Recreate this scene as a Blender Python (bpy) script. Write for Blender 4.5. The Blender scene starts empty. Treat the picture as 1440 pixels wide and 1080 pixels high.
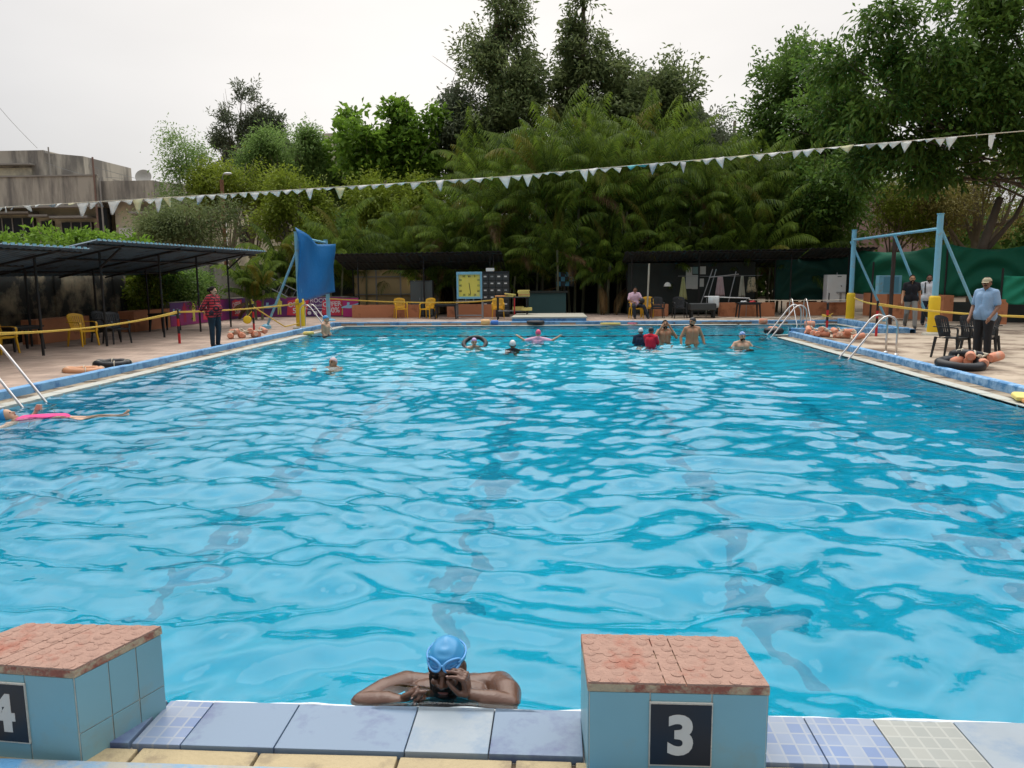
import bpy, bmesh, math, random
import numpy as np
from mathutils import Vector, Matrix, Euler, noise
R = math.radians
scene = bpy.context.scene
col = scene.collection
rnd = random.Random(7)

# ------------------------------------------------------------------ camera, sun, sky
cam_d = bpy.data.cameras.new("camera"); cam = bpy.data.objects.new("camera", cam_d); col.objects.link(cam)
cam_d.sensor_width = 36; cam_d.lens = 1065.0 / 1440 * 36; cam_d.clip_end = 2000; cam_d.clip_start = 0.05
fwd0 = Vector((65, -(388 - 540), 1065)).normalized()          # pool axis seen from the camera (right, up, forward)
hx = Vector((1, 0.0086, 0)); upc = fwd0.cross(hx).normalized()
upc = upc if upc.y > 0 else -upc
rx = (-upc).cross(fwd0).normalized(); rx = rx if rx.x > 0 else -rx
# rows = world axes expressed in camera space (right, up, fwd)
cx = Vector((rx.x, fwd0.x, upc.x)); cy = Vector((rx.y, fwd0.y, upc.y)); cz = Vector((rx.z, fwd0.z, upc.z))
cam.matrix_world = Matrix(((cx.x, cy.x, -cz.x, 0), (cx.y, cy.y, -cz.y, 0), (cx.z, cy.z, -cz.z, 1.87), (0, 0, 0, 1)))
scene.camera = cam
SUN_EL, SUN_AZ = 76, -12                                      # azimuth from +y towards +x
sdir = Vector((math.sin(R(SUN_AZ)) * math.cos(R(SUN_EL)), math.cos(R(SUN_AZ)) * math.cos(R(SUN_EL)), math.sin(R(SUN_EL))))
sl = bpy.data.lights.new("sun", 'SUN'); sl.energy = 0.7; sl.angle = R(40); sl.color = (1, .95, .87)
so = bpy.data.objects.new("sun", sl); col.objects.link(so)
so.rotation_euler = (-sdir).to_track_quat('-Z', 'Y').to_euler()
so.location = (0, 0, 30)
w = bpy.data.worlds.new("World"); scene.world = w; w.use_nodes = True
nt = w.node_tree; N = nt.nodes; L = nt.links
for n in list(N): N.remove(n)
def nn(t, **k):
    n = N.new(t)
    for a, b in k.items(): setattr(n, a, b)
    return n
out = nn('ShaderNodeOutputWorld')
sky = nn('ShaderNodeTexSky', sky_type='NISHITA', sun_disc=False, sun_elevation=R(SUN_EL), sun_rotation=R(SUN_AZ))
sky.air_density = 1.0; sky.dust_density = 3.0
hs = nn('ShaderNodeHueSaturation'); hs.inputs['Saturation'].default_value = .35; L.new(sky.outputs[0], hs.inputs['Color'])
b1 = nn('ShaderNodeBackground'); b1.inputs[1].default_value = 0.03;  L.new(hs.outputs[0], b1.inputs[0])
tc = nn('ShaderNodeTexCoord')
nrm = nn('ShaderNodeVectorMath', operation='NORMALIZE'); L.new(tc.outputs['Generated'], nrm.inputs[0])
def glow(az, el, lo, power, gain):
    d_ = (math.sin(R(az)) * math.cos(R(el)), math.cos(R(az)) * math.cos(R(el)), math.sin(R(el)))
    dot = nn('ShaderNodeVectorMath', operation='DOT_PRODUCT'); L.new(nrm.outputs[0], dot.inputs[0]); dot.inputs[1].default_value = d_
    mr = nn('ShaderNodeMapRange', interpolation_type='SMOOTHSTEP'); L.new(dot.outputs['Value'], mr.inputs['Value']); mr.inputs['From Min'].default_value = lo; mr.inputs['From Max'].default_value = 1.0
    pw = nn('ShaderNodeMath', operation='POWER'); L.new(mr.outputs[0], pw.inputs[0]); pw.inputs[1].default_value = power
    ml = nn('ShaderNodeMath', operation='MULTIPLY'); L.new(pw.outputs[0], ml.inputs[0]); ml.inputs[1].default_value = gain
    return pw, ml
pw, g1 = glow(-4, 32, .42, 1.25, .56)          # hazy bright patch of sky ahead
# thin bright cloud above the frame: rises from about 24 degrees of elevation, stronger on the far side
sz = nn('ShaderNodeSeparateXYZ'); L.new(nrm.outputs[0], sz.inputs[0])
ez = nn('ShaderNodeMapRange', interpolation_type='SMOOTHSTEP'); L.new(sz.outputs[2], ez.inputs['Value']); ez.inputs['From Min'].default_value = .36; ez.inputs['From Max'].default_value = .62
fa = nn('ShaderNodeMapRange', interpolation_type='SMOOTHSTEP'); L.new(sz.outputs[1], fa.inputs['Value']); fa.inputs['From Min'].default_value = -.7; fa.inputs['From Max'].default_value = .65; fa.inputs['To Min'].default_value = .35
g2a = nn('ShaderNodeMath', operation='MULTIPLY'); L.new(ez.outputs[0], g2a.inputs[0]); L.new(fa.outputs[0], g2a.inputs[1])
g2 = nn('ShaderNodeMath', operation='MULTIPLY'); L.new(g2a.outputs[0], g2.inputs[0]); g2.inputs[1].default_value = 1.6
cs1 = nn('ShaderNodeMath', operation='ADD'); L.new(g1.outputs[0], cs1.inputs[0]); L.new(g2.outputs[0], cs1.inputs[1])
cmul = nn('ShaderNodeMath', operation='ADD'); L.new(cs1.outputs[0], cmul.inputs[0]); cmul.inputs[1].default_value = 0.06
cn = nn('ShaderNodeTexNoise'); cn.inputs['Scale'].default_value = 1.7; cn.inputs['Detail'].default_value = 4; cn.inputs['Roughness'].default_value = .5
mpn = nn('ShaderNodeMapping'); mpn.inputs['Scale'].default_value = (1, 1, 3.0); L.new(nrm.outputs[0], mpn.inputs[0]); L.new(mpn.outputs[0], cn.inputs['Vector'])
cmr = nn('ShaderNodeMapRange'); L.new(cn.outputs[0], cmr.inputs['Value'])
cmr.inputs['From Min'].default_value = .3; cmr.inputs['From Max'].default_value = .7; cmr.inputs['To Min'].default_value = .90; cmr.inputs['To Max'].default_value = 1.08
cm2 = nn('ShaderNodeMath', operation='MULTIPLY'); L.new(cmul.outputs[0], cm2.inputs[0]); L.new(cmr.outputs[0], cm2.inputs[1])
ccol = nn('ShaderNodeMix', data_type='RGBA'); L.new(pw.outputs[0], ccol.inputs['Factor'])
ccol.inputs['A'].default_value = (.93, .95, 1.0, 1); ccol.inputs['B'].default_value = (1, .945, .88, 1)
b2 = nn('ShaderNodeBackground'); L.new(ccol.outputs['Result'], b2.inputs[0]); L.new(cm2.outputs[0], b2.inputs[1])
add = nn('ShaderNodeAddShader'); L.new(b1.outputs[0], add.inputs[0]); L.new(b2.outputs[0], add.inputs[1]); L.new(add.outputs[0], out.inputs[0])
scene.view_settings.view_transform = 'Standard'; scene.view_settings.look = 'None'
scene.view_settings.exposure = 0.42; scene.view_settings.gamma = 1.0
scene.cycles.max_bounces = 10; scene.cycles.diffuse_bounces = 3; scene.cycles.glossy_bounces = 3
scene.cycles.transmission_bounces = 6; scene.cycles.transparent_max_bounces = 12
scene.cycles.sample_clamp_indirect = 6; scene.cycles.use_denoising = True

# ------------------------------------------------------------------ materials
def srgb(r, g, b):
    f = lambda c: (c / 255 / 12.92) if c <= 10 else ((c / 255 + .055) / 1.055) ** 2.4
    return (f(r), f(g), f(b))
_mats = {}
def mat(name, c, rough=.6, var=.12, scale=6.0, bump=0.0, bscale=40.0, metal=0.0, spec=.4, dirt=None, dscale=2.0, damt=.5, transl=0.0, streak=0):
    """Principled material: base colour with soft object-space variation, optional stains of a second colour and bump."""
    if name in _mats: return _mats[name]
    m = bpy.data.materials.new(name); m.use_nodes = True; _mats[name] = m
    t = m.node_tree; p = t.nodes['Principled BSDF']
    p.inputs['Roughness'].default_value = rough; p.inputs['Metallic'].default_value = metal
    p.inputs['Specular IOR Level'].default_value = spec
    co = t.nodes.new('ShaderNodeTexCoord'); nz = t.nodes.new('ShaderNodeTexNoise')
    nz.inputs['Scale'].default_value = scale; nz.inputs['Detail'].default_value = 5
    t.links.new(co.outputs['Object'], nz.inputs['Vector'])
    mx = t.nodes.new('ShaderNodeMix'); mx.data_type = 'RGBA'
    mx.inputs['A'].default_value = (*[max(0, x * (1 - var)) for x in c], 1); mx.inputs['B'].default_value = (*[min(1, x * (1 + var)) for x in c], 1)
    t.links.new(nz.outputs[0], mx.inputs['Factor'])
    res = mx.outputs['Result']
    if dirt is not None:
        n2 = t.nodes.new('ShaderNodeTexNoise'); n2.inputs['Scale'].default_value = dscale; n2.inputs['Detail'].default_value = 7; n2.inputs['Roughness'].default_value = .65
        if streak:
            mp = t.nodes.new('ShaderNodeMapping'); mp.inputs['Scale'].default_value = (1, 1, .16); t.links.new(co.outputs['Object'], mp.inputs[0]); t.links.new(mp.outputs[0], n2.inputs['Vector'])
        else: t.links.new(co.outputs['Object'], n2.inputs['Vector'])
        r2 = t.nodes.new('ShaderNodeMapRange'); t.links.new(n2.outputs[0], r2.inputs['Value'])
        r2.inputs['From Min'].default_value = .62 - damt * .3; r2.inputs['From Max'].default_value = .72 - damt * .22
        m2 = t.nodes.new('ShaderNodeMix'); m2.data_type = 'RGBA'
        t.links.new(r2.outputs[0], m2.inputs['Factor']); t.links.new(res, m2.inputs['A']); m2.inputs['B'].default_value = (*dirt, 1)
        res = m2.outputs['Result']
    t.links.new(res, p.inputs['Base Color'])
    if bump:
        nb = t.nodes.new('ShaderNodeTexNoise'); nb.inputs['Scale'].default_value = bscale; nb.inputs['Detail'].default_value = 4
        t.links.new(co.outputs['Object'], nb.inputs['Vector'])
        bp = t.nodes.new('ShaderNodeBump'); bp.inputs['Strength'].default_value = bump; bp.inputs['Distance'].default_value = .02
        t.links.new(nb.outputs[0], bp.inputs['Height']); t.links.new(bp.outputs[0], p.inputs['Normal'])
    if transl:
        tr = t.nodes.new('ShaderNodeBsdfTranslucent'); t.links.new(res, tr.inputs['Color']); ms = t.nodes.new('ShaderNodeMixShader'); ms.inputs[0].default_value = transl
        t.links.new(p.outputs[0], ms.inputs[1]); t.links.new(tr.outputs[0], ms.inputs[2]); t.links.new(ms.outputs[0], t.nodes['Material Output'].inputs[0])
    return m

# ------------------------------------------------------------------ mesh helper
class MB:
    def __init__(s): s.bm = bmesh.new(); s.mi = 0
    def _mi(s, fs):
        for f in fs: f.material_index = s.mi
    def box(s, c, d, rz=0, rot=None, bev=0.0):
        g = bmesh.ops.create_cube(s.bm, size=1.0); vs = g['verts']
        M_ = Matrix.Translation(Vector(c)) @ (rot.to_matrix().to_4x4() if rot is not None else Matrix.Rotation(rz, 4, 'Z')) @ Matrix.Diagonal((*d, 1))
        bmesh.ops.transform(s.bm, matrix=M_, verts=vs)
        fs = {f for v in vs for f in v.link_faces}; s._mi(fs)
        if bev:
            es = list({e for v in vs for e in v.link_edges})
            r = bmesh.ops.bevel(s.bm, geom=es, offset=bev, segments=2, affect='EDGES', profile=.6); s._mi(r['faces'])
        return s
    def tube(s, pts, r, n=8, cap=True, closed=False):
        pts = [Vector(p) for p in pts]; k = len(pts)
        rs = r if isinstance(r, (list, tuple)) else [r] * k
        rings = []; up = None
        for i, p in enumerate(pts):
            a = pts[(i - 1) % k] if (i > 0 or closed) else pts[i]; b = pts[(i + 1) % k] if (i < k - 1 or closed) else pts[i]
            d = (b - a).normalized() if (b - a).length > 1e-9 else Vector((0, 0, 1))
            if up is None:
                up = d.orthogonal().normalized()
            else:
                up = up - d * up.dot(d)
                up = up.normalized() if up.length > 1e-6 else d.orthogonal().normalized()
            v2 = d.cross(up)
            rings.append([s.bm.verts.new(p + (up * math.cos(2 * math.pi * j / n) + v2 * math.sin(2 * math.pi * j / n)) * rs[i]) for j in range(n)])
        fs = []
        for i in range(k if closed else k - 1):
            A, B = rings[i], rings[(i + 1) % k]
            for j in range(n): fs.append(s.bm.faces.new((A[j], A[(j + 1) % n], B[(j + 1) % n], B[j])))
        if cap and not closed:
            fs.append(s.bm.faces.new(rings[0][::-1])); fs.append(s.bm.faces.new(rings[-1]))
        s._mi(fs); return s
    def ell(s, c, rad, rot=None, seg=16, rings=10):
        g = bmesh.ops.create_uvsphere(s.bm, u_segments=seg, v_segments=rings, radius=1.0)
        M_ = Matrix.Translation(Vector(c)) @ (rot.to_matrix().to_4x4() if rot is not None else Matrix.Identity(4)) @ Matrix.Diagonal((*rad, 1))
        bmesh.ops.transform(s.bm, matrix=M_, verts=g['verts']); s._mi({f for v in g['verts'] for f in v.link_faces}); return s
    def lathe(s, c, prof, n=16, rot=None):
        M_ = Matrix.Translation(Vector(c)) @ (rot.to_matrix().to_4x4() if rot is not None else Matrix.Identity(4))
        rings = [[s.bm.verts.new(M_ @ Vector((r * math.cos(2 * math.pi * j / n), r * math.sin(2 * math.pi * j / n), z))) for j in range(n)] for r, z in prof]
        fs = []
        for A, B in zip(rings, rings[1:]):
            for j in range(n): fs.append(s.bm.faces.new((A[j], A[(j + 1) % n], B[(j + 1) % n], B[j])))
        fs.append(s.bm.faces.new(rings[0][::-1])); fs.append(s.bm.faces.new(rings[-1])); s._mi(fs); return s
    def prism(s, poly, z0, z1, M_=None):
        M_ = M_ or Matrix.Identity(4)
        A = [s.bm.verts.new(M_ @ Vector((x, y, z0))) for x, y in poly]; B = [s.bm.verts.new(M_ @ Vector((x, y, z1))) for x, y in poly]
        n = len(poly); fs = [s.bm.faces.new(A[::-1]), s.bm.faces.new(B)]
        for j in range(n): fs.append(s.bm.faces.new((A[j], A[(j + 1) % n], B[(j + 1) % n], B[j])))
        s._mi(fs); return s
    def quad(s, *ps):
        f = s.bm.faces.new([s.bm.verts.new(Vector(p)) for p in ps]); s._mi([f]); return s
    def grid(s, P, thick=0.0):
        """surface from a 2-D list of points, given thickness along its normals when thick > 0"""
        V = [[s.bm.verts.new(Vector(p)) for p in row] for row in P]; fs = []
        for i in range(len(V) - 1):
            for j in range(len(V[0]) - 1): fs.append(s.bm.faces.new((V[i][j], V[i + 1][j], V[i + 1][j + 1], V[i][j + 1])))
        s._mi(fs)
        if thick:
            bmesh.ops.recalc_face_normals(s.bm, faces=fs)
            bmesh.ops.solidify(s.bm, geom=fs, thickness=thick)
        return s
    def build(s, name, m, parent=None, smooth=False, auto=None):
        me = bpy.data.meshes.new(name)
        bmesh.ops.recalc_face_normals(s.bm, faces=s.bm.faces[:])
        s.bm.to_mesh(me); s.bm.free()
        for mm in (m if isinstance(m, (list, tuple)) else [m]): me.materials.append(mm)
        return link_mesh(name, me, parent, smooth, auto)
def link_mesh(name, me, parent=None, smooth=False, auto=None):
    if smooth or auto:
        me.polygons.foreach_set('use_smooth', [True] * len(me.polygons))
        if auto: me.set_sharp_from_angle(angle=R(auto))
    o = bpy.data.objects.new(name, me); col.objects.link(o)
    if parent is not None: o.parent = parent
    return o
def tag(o, label=None, cat=None, group=None, kind=None):
    if label: o['label'] = label
    if cat: o['category'] = cat
    if group: o['group'] = group
    if kind: o['kind'] = kind
    return o
def empty(name, loc, rz=0, label=None, cat=None, group=None):
    o = bpy.data.objects.new(name, None); col.objects.link(o); o.location = loc; o.rotation_euler = (0, 0, rz); o.empty_display_size = .1
    return tag(o, label, cat, group)
_kids = {}
def copy_tree(o, parent=None):
    c = o.copy(); col.objects.link(c)
    if parent is not None: c.parent = parent
    for ch in [x for x in bpy.data.objects if x.parent == o]: copy_tree(ch, c)
    return c
def place(o, loc, rz=0.0, label=None, group=None, sc=None):
    o.location = loc; o.rotation_euler = (0, 0, rz)
    if label: o['label'] = label
    if group: o['group'] = group
    if sc: o.scale = (sc, sc, sc)
    return o
def struct(mb, name, m, **k):
    return tag(mb.build(name, m, **k), kind='structure')
def text_mesh(txt, size, name, m, parent, M_, ext=.004, bold=0.0, align='CENTER'):
    cu = bpy.data.curves.new('lettering', 'FONT'); cu.body = txt; cu.size = size; cu.extrude = ext; cu.offset = bold
    cu.align_x = align; cu.align_y = 'CENTER'; cu.resolution_u = 4
    ob = bpy.data.objects.new('lettering', cu); col.objects.link(ob)
    bpy.context.view_layer.update()
    me = bpy.data.meshes.new_from_object(ob.evaluated_get(bpy.context.evaluated_depsgraph_get()))
    bpy.data.objects.remove(ob); bpy.data.curves.remove(cu)
    me.transform(M_); me.materials.clear(); me.materials.append(m)
    return link_mesh(name, me, parent)
# ------------------------------------------------------------------ setting: ground, deck, pool
PX0, PX1, PY0, PY1 = -8.1, 6.4, 3.0, 28.33       # main basin; most positions below computed from image pixels, baked as metres
QX1, QY0 = 10.1, 23.6                            # side bay on the right
DZ = 0.10
def tile_mat(name, c1, c2, grout, sx, sy, rough=.25, axes='xy', bumpy=.0, var=.5, mort=.012, off=0.0):
    m = bpy.data.materials.new(name); m.use_nodes = True; t = m.node_tree; p = t.nodes['Principled BSDF']
    p.inputs['Roughness'].default_value = rough
    co = t.nodes.new('ShaderNodeTexCoord'); b = t.nodes.new('ShaderNodeTexBrick')
    b.offset = off; b.inputs['Scale'].default_value = 1; b.inputs['Brick Width'].default_value = sx; b.inputs['Row Height'].default_value = sy
    b.inputs['Mortar Size'].default_value = mort; b.inputs['Mortar Smooth'].default_value = .2; b.inputs['Bias'].default_value = 0
    b.inputs['Color1'].default_value = (*c1, 1); b.inputs['Color2'].default_value = (*c2, 1); b.inputs['Mortar'].default_value = (*grout, 1)
    src = co.outputs['Object']
    if axes != 'xy':
        s = t.nodes.new('ShaderNodeSeparateXYZ'); c = t.nodes.new('ShaderNodeCombineXYZ'); t.links.new(src, s.inputs[0])
        t.links.new(s.outputs['XYZ'.index(axes[0].upper())], c.inputs[0]); t.links.new(s.outputs['XYZ'.index(axes[1].upper())], c.inputs[1]); src = c.outputs[0]
    t.links.new(src, b.inputs['Vector'])
    nz = t.nodes.new('ShaderNodeTexNoise'); nz.inputs['Scale'].default_value = 1.3; nz.inputs['Detail'].default_value = 6; t.links.new(co.outputs['Object'], nz.inputs['Vector'])
    mr_ = t.nodes.new('ShaderNodeMapRange'); t.links.new(nz.outputs[0], mr_.inputs['Value']); mr_.inputs['From Min'].default_value = .3; mr_.inputs['From Max'].default_value = .7
    mr_.inputs['To Min'].default_value = 1 - var * .3; mr_.inputs['To Max'].default_value = 1 + var * .2
    mx = t.nodes.new('ShaderNodeMix'); mx.data_type = 'RGBA'; mx.blend_type = 'MULTIPLY'; mx.inputs['Factor'].default_value = 1
    t.links.new(b.outputs['Color'], mx.inputs['A']); t.links.new(mr_.outputs[0], mx.inputs['B']); t.links.new(mx.outputs['Result'], p.inputs['Base Color'])
    if bumpy:
        bp = t.nodes.new('ShaderNodeBump'); bp.inputs['Strength'].default_value = bumpy; bp.inputs['Distance'].default_value = .01
        t.links.new(b.outputs['Fac'], bp.inputs['Height']); bp.invert = True; t.links.new(bp.outputs[0], p.inputs['Normal'])
    return m

M_pooltile = tile_mat('pool_tiles', (.028, .51, .645), (.036, .54, .675), (.05, .52, .65), .30, .30, .3, var=.3)
M_poolwall = tile_mat('pool_wall_tiles', (.20, .64, .76), (.24, .67, .79), (.34, .64, .76), .30, .15, .3, 'yz', var=.3)
M_poolwall2 = tile_mat('pool_wall_tiles_end', (.20, .64, .76), (.24, .67, .79), (.34, .64, .76), .30, .15, .3, 'xz', var=.3)
M_lane = tile_mat('lane_line_tiles', (.014, .33, .455), (.02, .35, .475), (.03, .38, .49), .15, .15, .3)
FL = -1.9
m_ = MB(); FS = -.95; YB = [(PY0, FL), (15.5, FL), (19.0, FS), (PY1, FS)]
for (ya, za), (yb, zb) in zip(YB, YB[1:]): m_.quad((PX0, ya, za), (PX1, ya, za), (PX1, yb, zb), (PX0, yb, zb))
m_.quad((PX1, QY0, -.75), (QX1, QY0, -.75), (QX1, PY1, -.75), (PX1, PY1, -.75))
struct(m_, 'pool_floor', M_pooltile)
m_ = MB(); T = 0.03
m_.quad((PX0, PY0, FL), (PX0, PY1, FL), (PX0, PY1, T), (PX0, PY0, T)); m_.quad((PX1, PY0, FL), (PX1, QY0, FL), (PX1, QY0, T), (PX1, PY0, T))
m_.quad((PX1, QY0, FL), (PX1, PY1, FL), (PX1, PY1, -.75), (PX1, QY0, -.75)); m_.quad((QX1, QY0, -.75), (QX1, PY1, -.75), (QX1, PY1, T), (QX1, QY0, T))
struct(m_, 'pool_wall', M_poolwall)
m_ = MB(); m_.quad((PX0, PY0, FL), (PX1, PY0, FL), (PX1, PY0, T), (PX0, PY0, T)); m_.quad((PX0, PY1, FL), (PX1, PY1, FL), (PX1, PY1, T), (PX0, PY1, T))
m_.quad((PX1, QY0, -.75), (QX1, QY0, -.75), (QX1, QY0, T), (PX1, QY0, T)); m_.quad((PX1, PY1, -.75), (QX1, PY1, -.75), (QX1, PY1, T), (PX1, PY1, T))
struct(m_, 'pool_wall', M_poolwall2)
# lane lines on the floor: lanes 2.42 m wide
m_ = MB()
for k in range(5):
    x = -5.8 + 2.5 * k
    for (ya, za), (yb, zb) in zip(YB, YB[1:]): m_.quad((x - .105, ya + (.0 if za > FL or ya > 10 else 2.0), za + .004), (x + .105, ya + (.0 if za > FL or ya > 10 else 2.0), za + .004), (x + .105, yb - (1.6 if yb > 28 else 0), zb + .004), (x - .105, yb - (1.6 if yb > 28 else 0), zb + .004))
    m_.box((x, PY1 - .006, -.45), (.22, .008, .8))
struct(m_, 'lane_marking', M_lane)

# water: one closed body, its top rippled
def wave(X, Y):
    rng = np.random.default_rng(11); Z = np.zeros_like(X)
    amp = 0.55 + 0.45 * np.clip((26 - Y) / 6, 0, 1) + .28 * np.clip((10 - Y) / 5, 0, 1)
    amp *= 1 - 0.45 * np.clip((X - 2.2) / 3.2, 0, 1) * np.clip((Y - 5) / 4, 0, 1)
    amp *= 1 + .12 * np.sin(X * .5 + 1.3) * np.sin(Y * .41)
    wx = X + .22 * np.sin(.9 * Y + 1.0) + .15 * np.sin(1.7 * X - .8 * Y); wy = Y + .25 * np.sin(.8 * X + .3 * Y) + .12 * np.sin(1.9 * X + 1.1 * Y + 2)
    for i in range(90):
        lam = 0.22 * (5.0 ** rng.random()); k = 2 * math.pi / lam
        th = rng.normal(math.pi / 2, .42) if rng.random() < .85 else rng.random() * math.pi * 2
        slope = .0255 * (1.0 if lam > .36 else .8)
        ph = rng.random() * 6.283
        s = np.sin(k * (wx * math.cos(th) + wy * math.sin(th)) + ph)
        Z += slope / k * (s + .22 * np.cos(2 * (k * (wx * math.cos(th) + wy * math.sin(th)) + ph)))
    Z *= amp
    rough_ = np.exp(-((X + 3.6) / 2.4) ** 2 - ((Y - 17.6) / 2.2) ** 2) + .5 * np.exp(-((X + 1.0) / 1.6) ** 2 - ((Y - 19.4) / .8) ** 2) + .5 * np.exp(-((X - 5.9) / .9) ** 2 - ((Y - 11) / 2) ** 2) + .6 * np.exp(-((X + .5) / .8) ** 2 - ((Y - 3.6) / .5) ** 2)
    for i in range(26):
        lam = .22 + .5 * rng.random(); th = rng.random() * 6.283; k = 2 * math.pi / lam
        Z += rough_ * .030 / k * np.sin(k * (wx * math.cos(th) + wy * math.sin(th)) + rng.random() * 6.283)
    return Z
def water_body(name, x0, x1, y0, y1, step, z0):
    nx = int((x1 - x0) / step) + 1; ys = [y0]; 
    while ys[-1] < y1: ys.append(ys[-1] + step * (1 + max(0, ys[-1] - 12) * .02))
    ys[-1] = y1
    xs = np.linspace(x0, x1, nx); ys = np.array(ys); ny = len(ys)
    X, Y = np.meshgrid(xs, ys); Z = wave(X, Y)
    V = np.stack([X, Y, Z], -1).reshape(-1, 3)
    idx = np.arange(nx * ny).reshape(ny, nx)
    F = np.stack([idx[:-1, :-1], idx[:-1, 1:], idx[1:, 1:], idx[1:, :-1]], -1).reshape(-1, 4).tolist()
    rim = list(idx[0, :]) + list(idx[1:, -1]) + list(idx[-1, -2::-1]) + list(idx[-2:0:-1, 0])
    V2 = V[rim].copy(); V2[:, 2] = z0; b0 = len(V); nr = len(rim)
    V = np.concatenate([V, V2])
    for i in range(nr): F.append([int(rim[i]), b0 + i, b0 + (i + 1) % nr, int(rim[(i + 1) % nr])])
    F.append([b0 + nr - 1 - i for i in range(nr)])
    me = bpy.data.meshes.new(name); me.from_pydata(V.tolist(), [], F); me.update()
    return me
M_water = bpy.data.materials.new('pool_water'); M_water.use_nodes = True
t = M_water.node_tree; [t.nodes.remove(n) for n in list(t.nodes)]
o_ = t.nodes.new('ShaderNodeOutputMaterial'); g_ = t.nodes.new('ShaderNodeBsdfPrincipled')
g_.inputs['Base Color'].default_value = (1, 1, 1, 1); g_.inputs['Roughness'].default_value = 0.0; g_.inputs['IOR'].default_value = 1.333; g_.inputs['Transmission Weight'].default_value = 1.0
va = t.nodes.new('ShaderNodeVolumeAbsorption'); va.inputs['Color'].default_value = (.05, .87, .94, 1); va.inputs['Density'].default_value = .5
tcw = t.nodes.new('ShaderNodeTexCoord'); nzw = t.nodes.new('ShaderNodeTexNoise'); nzw.inputs['Scale'].default_value = 6.5; nzw.inputs['Detail'].default_value = 2
t.links.new(tcw.outputs['Object'], nzw.inputs['Vector'])
bpw = t.nodes.new('ShaderNodeBump'); bpw.inputs['Strength'].default_value = .12; bpw.inputs['Distance'].default_value = .05; t.links.new(nzw.outputs[0], bpw.inputs['Height']); t.links.new(bpw.outputs[0], g_.inputs['Normal'])
t.links.new(g_.outputs[0], o_.inputs[0]); t.links.new(va.outputs[0], o_.inputs['Volume'])
me = water_body('water', PX0 - .05, PX1 + .05, PY0 - .02, PY1 + .05, .036, FL - .1); me.materials.append(M_water)
tag(link_mesh('water', me, smooth=True), kind='structure')
me = water_body('water', PX1 + .055, QX1 + .05, QY0 - .05, PY1 + .05, .08, -.85); me.materials.append(M_water)
tag(link_mesh('water', me, smooth=True), kind='structure')
# ------------------------------------------------------------------ coping, kerbs, deck
M_ground = mat('earth', (.16, .12, .08), .95, .25, .6, .3, 12)
M_paving = tile_mat('deck_paving', (.46, .345, .27), (.37, .27, .21), (.26, .195, .155), .6, .3, .8, bumpy=.15, var=1.1, mort=.012, off=.5)
M_conc = mat('deck_concrete', (.47, .385, .29), .85, .16, 1.2, .2, 30, dirt=(.13, .085, .055), dscale=.7, damt=.52)
M_coping = mat('coping_stone', (.46, .47, .42), .7, .12, 3, .15, 40, dirt=(.30, .27, .22), dscale=3, damt=.3)
M_drain = mat('drain_slabs', (.34, .28, .20), .85, .2, 4, .3, 30, dirt=(.09, .07, .05), dscale=2.5, damt=.55)
M_kerb = mat('kerb_blue_paint', (.17, .38, .62), .6, .14, 5, .2, 30, dirt=(.07, .20, .42), dscale=4, damt=.45)
M_kerb2 = mat('kerb_worn_blue_paint', (.25, .45, .68), .65, .15, 5, .2, 30, dirt=(.06, .22, .45), dscale=6, damt=.6)
m_ = MB(); B = 600
x0, x1, y0, y1 = PX0 - .3, QX1 + .3, PY0 - .3, PY1 + .3
for a, b, c, d in ((-B, -B, x0, B), (x1, -B, B, B), (x0, -B, x1, y0), (x0, y1, x1, B)): m_.quad((a, b, .0), (c, b, .0), (c, d, .0), (a, d, .0))
m_.quad((PX1 + .3, y0, 0), (x1, y0, 0), (x1, QY0 - .3, 0), (PX1 + .3, QY0 - .3, 0))
struct(m_, 'ground', M_ground)
m_ = MB(); m_.box((-19.4, 18, .05), (21.2, 60, .1)); m_.box((-2.4, 32.48, .05), (12.8, 6.96, .1))
struct(m_, 'deck', M_paving)
m_ = MB(); m_.box((9.1, 12.1, .05), (4.1, 22.2, .1)); m_.box((17.6, 18.5, .05), (12.9, 35, .1)); m_.box((7.55, 32.48, .05), (7.1, 6.96, .1)); m_.box((10.78, 26.1, .05), (.72, 5.8, .1))
struct(m_, 'deck', M_conc)
# side and far coping: stone strip, drain slabs, painted kerb
m_ = MB()
for k in range(26):
    y = 3.0 + k * .98; e = rnd.uniform(-.004, .004)
    m_.box((PX0 - .13, y + .49, .02 + e), (.26, .972, .05), bev=.008)
    if y < 22.4: m_.box((PX1 + .11, y + .49, .02 + e), (.22, .972, .05), bev=.008)
for k in range(15): m_.box((PX0 + k * .98 + .49, PY1 + .15, .02 + rnd.uniform(-.003, .003)), (.972, .30, .05), bev=.008)
for k in range(4): m_.box((PX1 + .75 + k * .9, PY1 + .15, .02), (.89, .30, .05), bev=.008); m_.box((PX1 + .6 + k * .9, QY0 - .11, .02), (.89, .22, .05), bev=.008)
for k in range(5): m_.box((QX1 + .11, QY0 + .5 + k * .95, .02), (.22, .94, .05), bev=.008)
struct(m_, 'pool_coping', M_coping)
m_ = MB()
for k in range(42):
    y = 3.0 + k * .6
    m_.box((PX0 - .43, y + .3, .008 + rnd.uniform(0, .012)), (.32, .6 - rnd.choice((.01, .01, .03, .05)), .03), rz=rnd.uniform(-.02, .02))
    if y < 22.6: m_.box((PX1 + .37, y + .3, .008 + rnd.uniform(0, .012)), (.28, .6 - rnd.choice((.01, .01, .03, .06)), .03), rz=rnd.uniform(-.02, .02))
for k in range(24): m_.box((PX0 + k * .6 + .3, PY1 + .48, .012), (.585, .34, .03))
struct(m_, 'drain_cover', M_drain)
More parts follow.
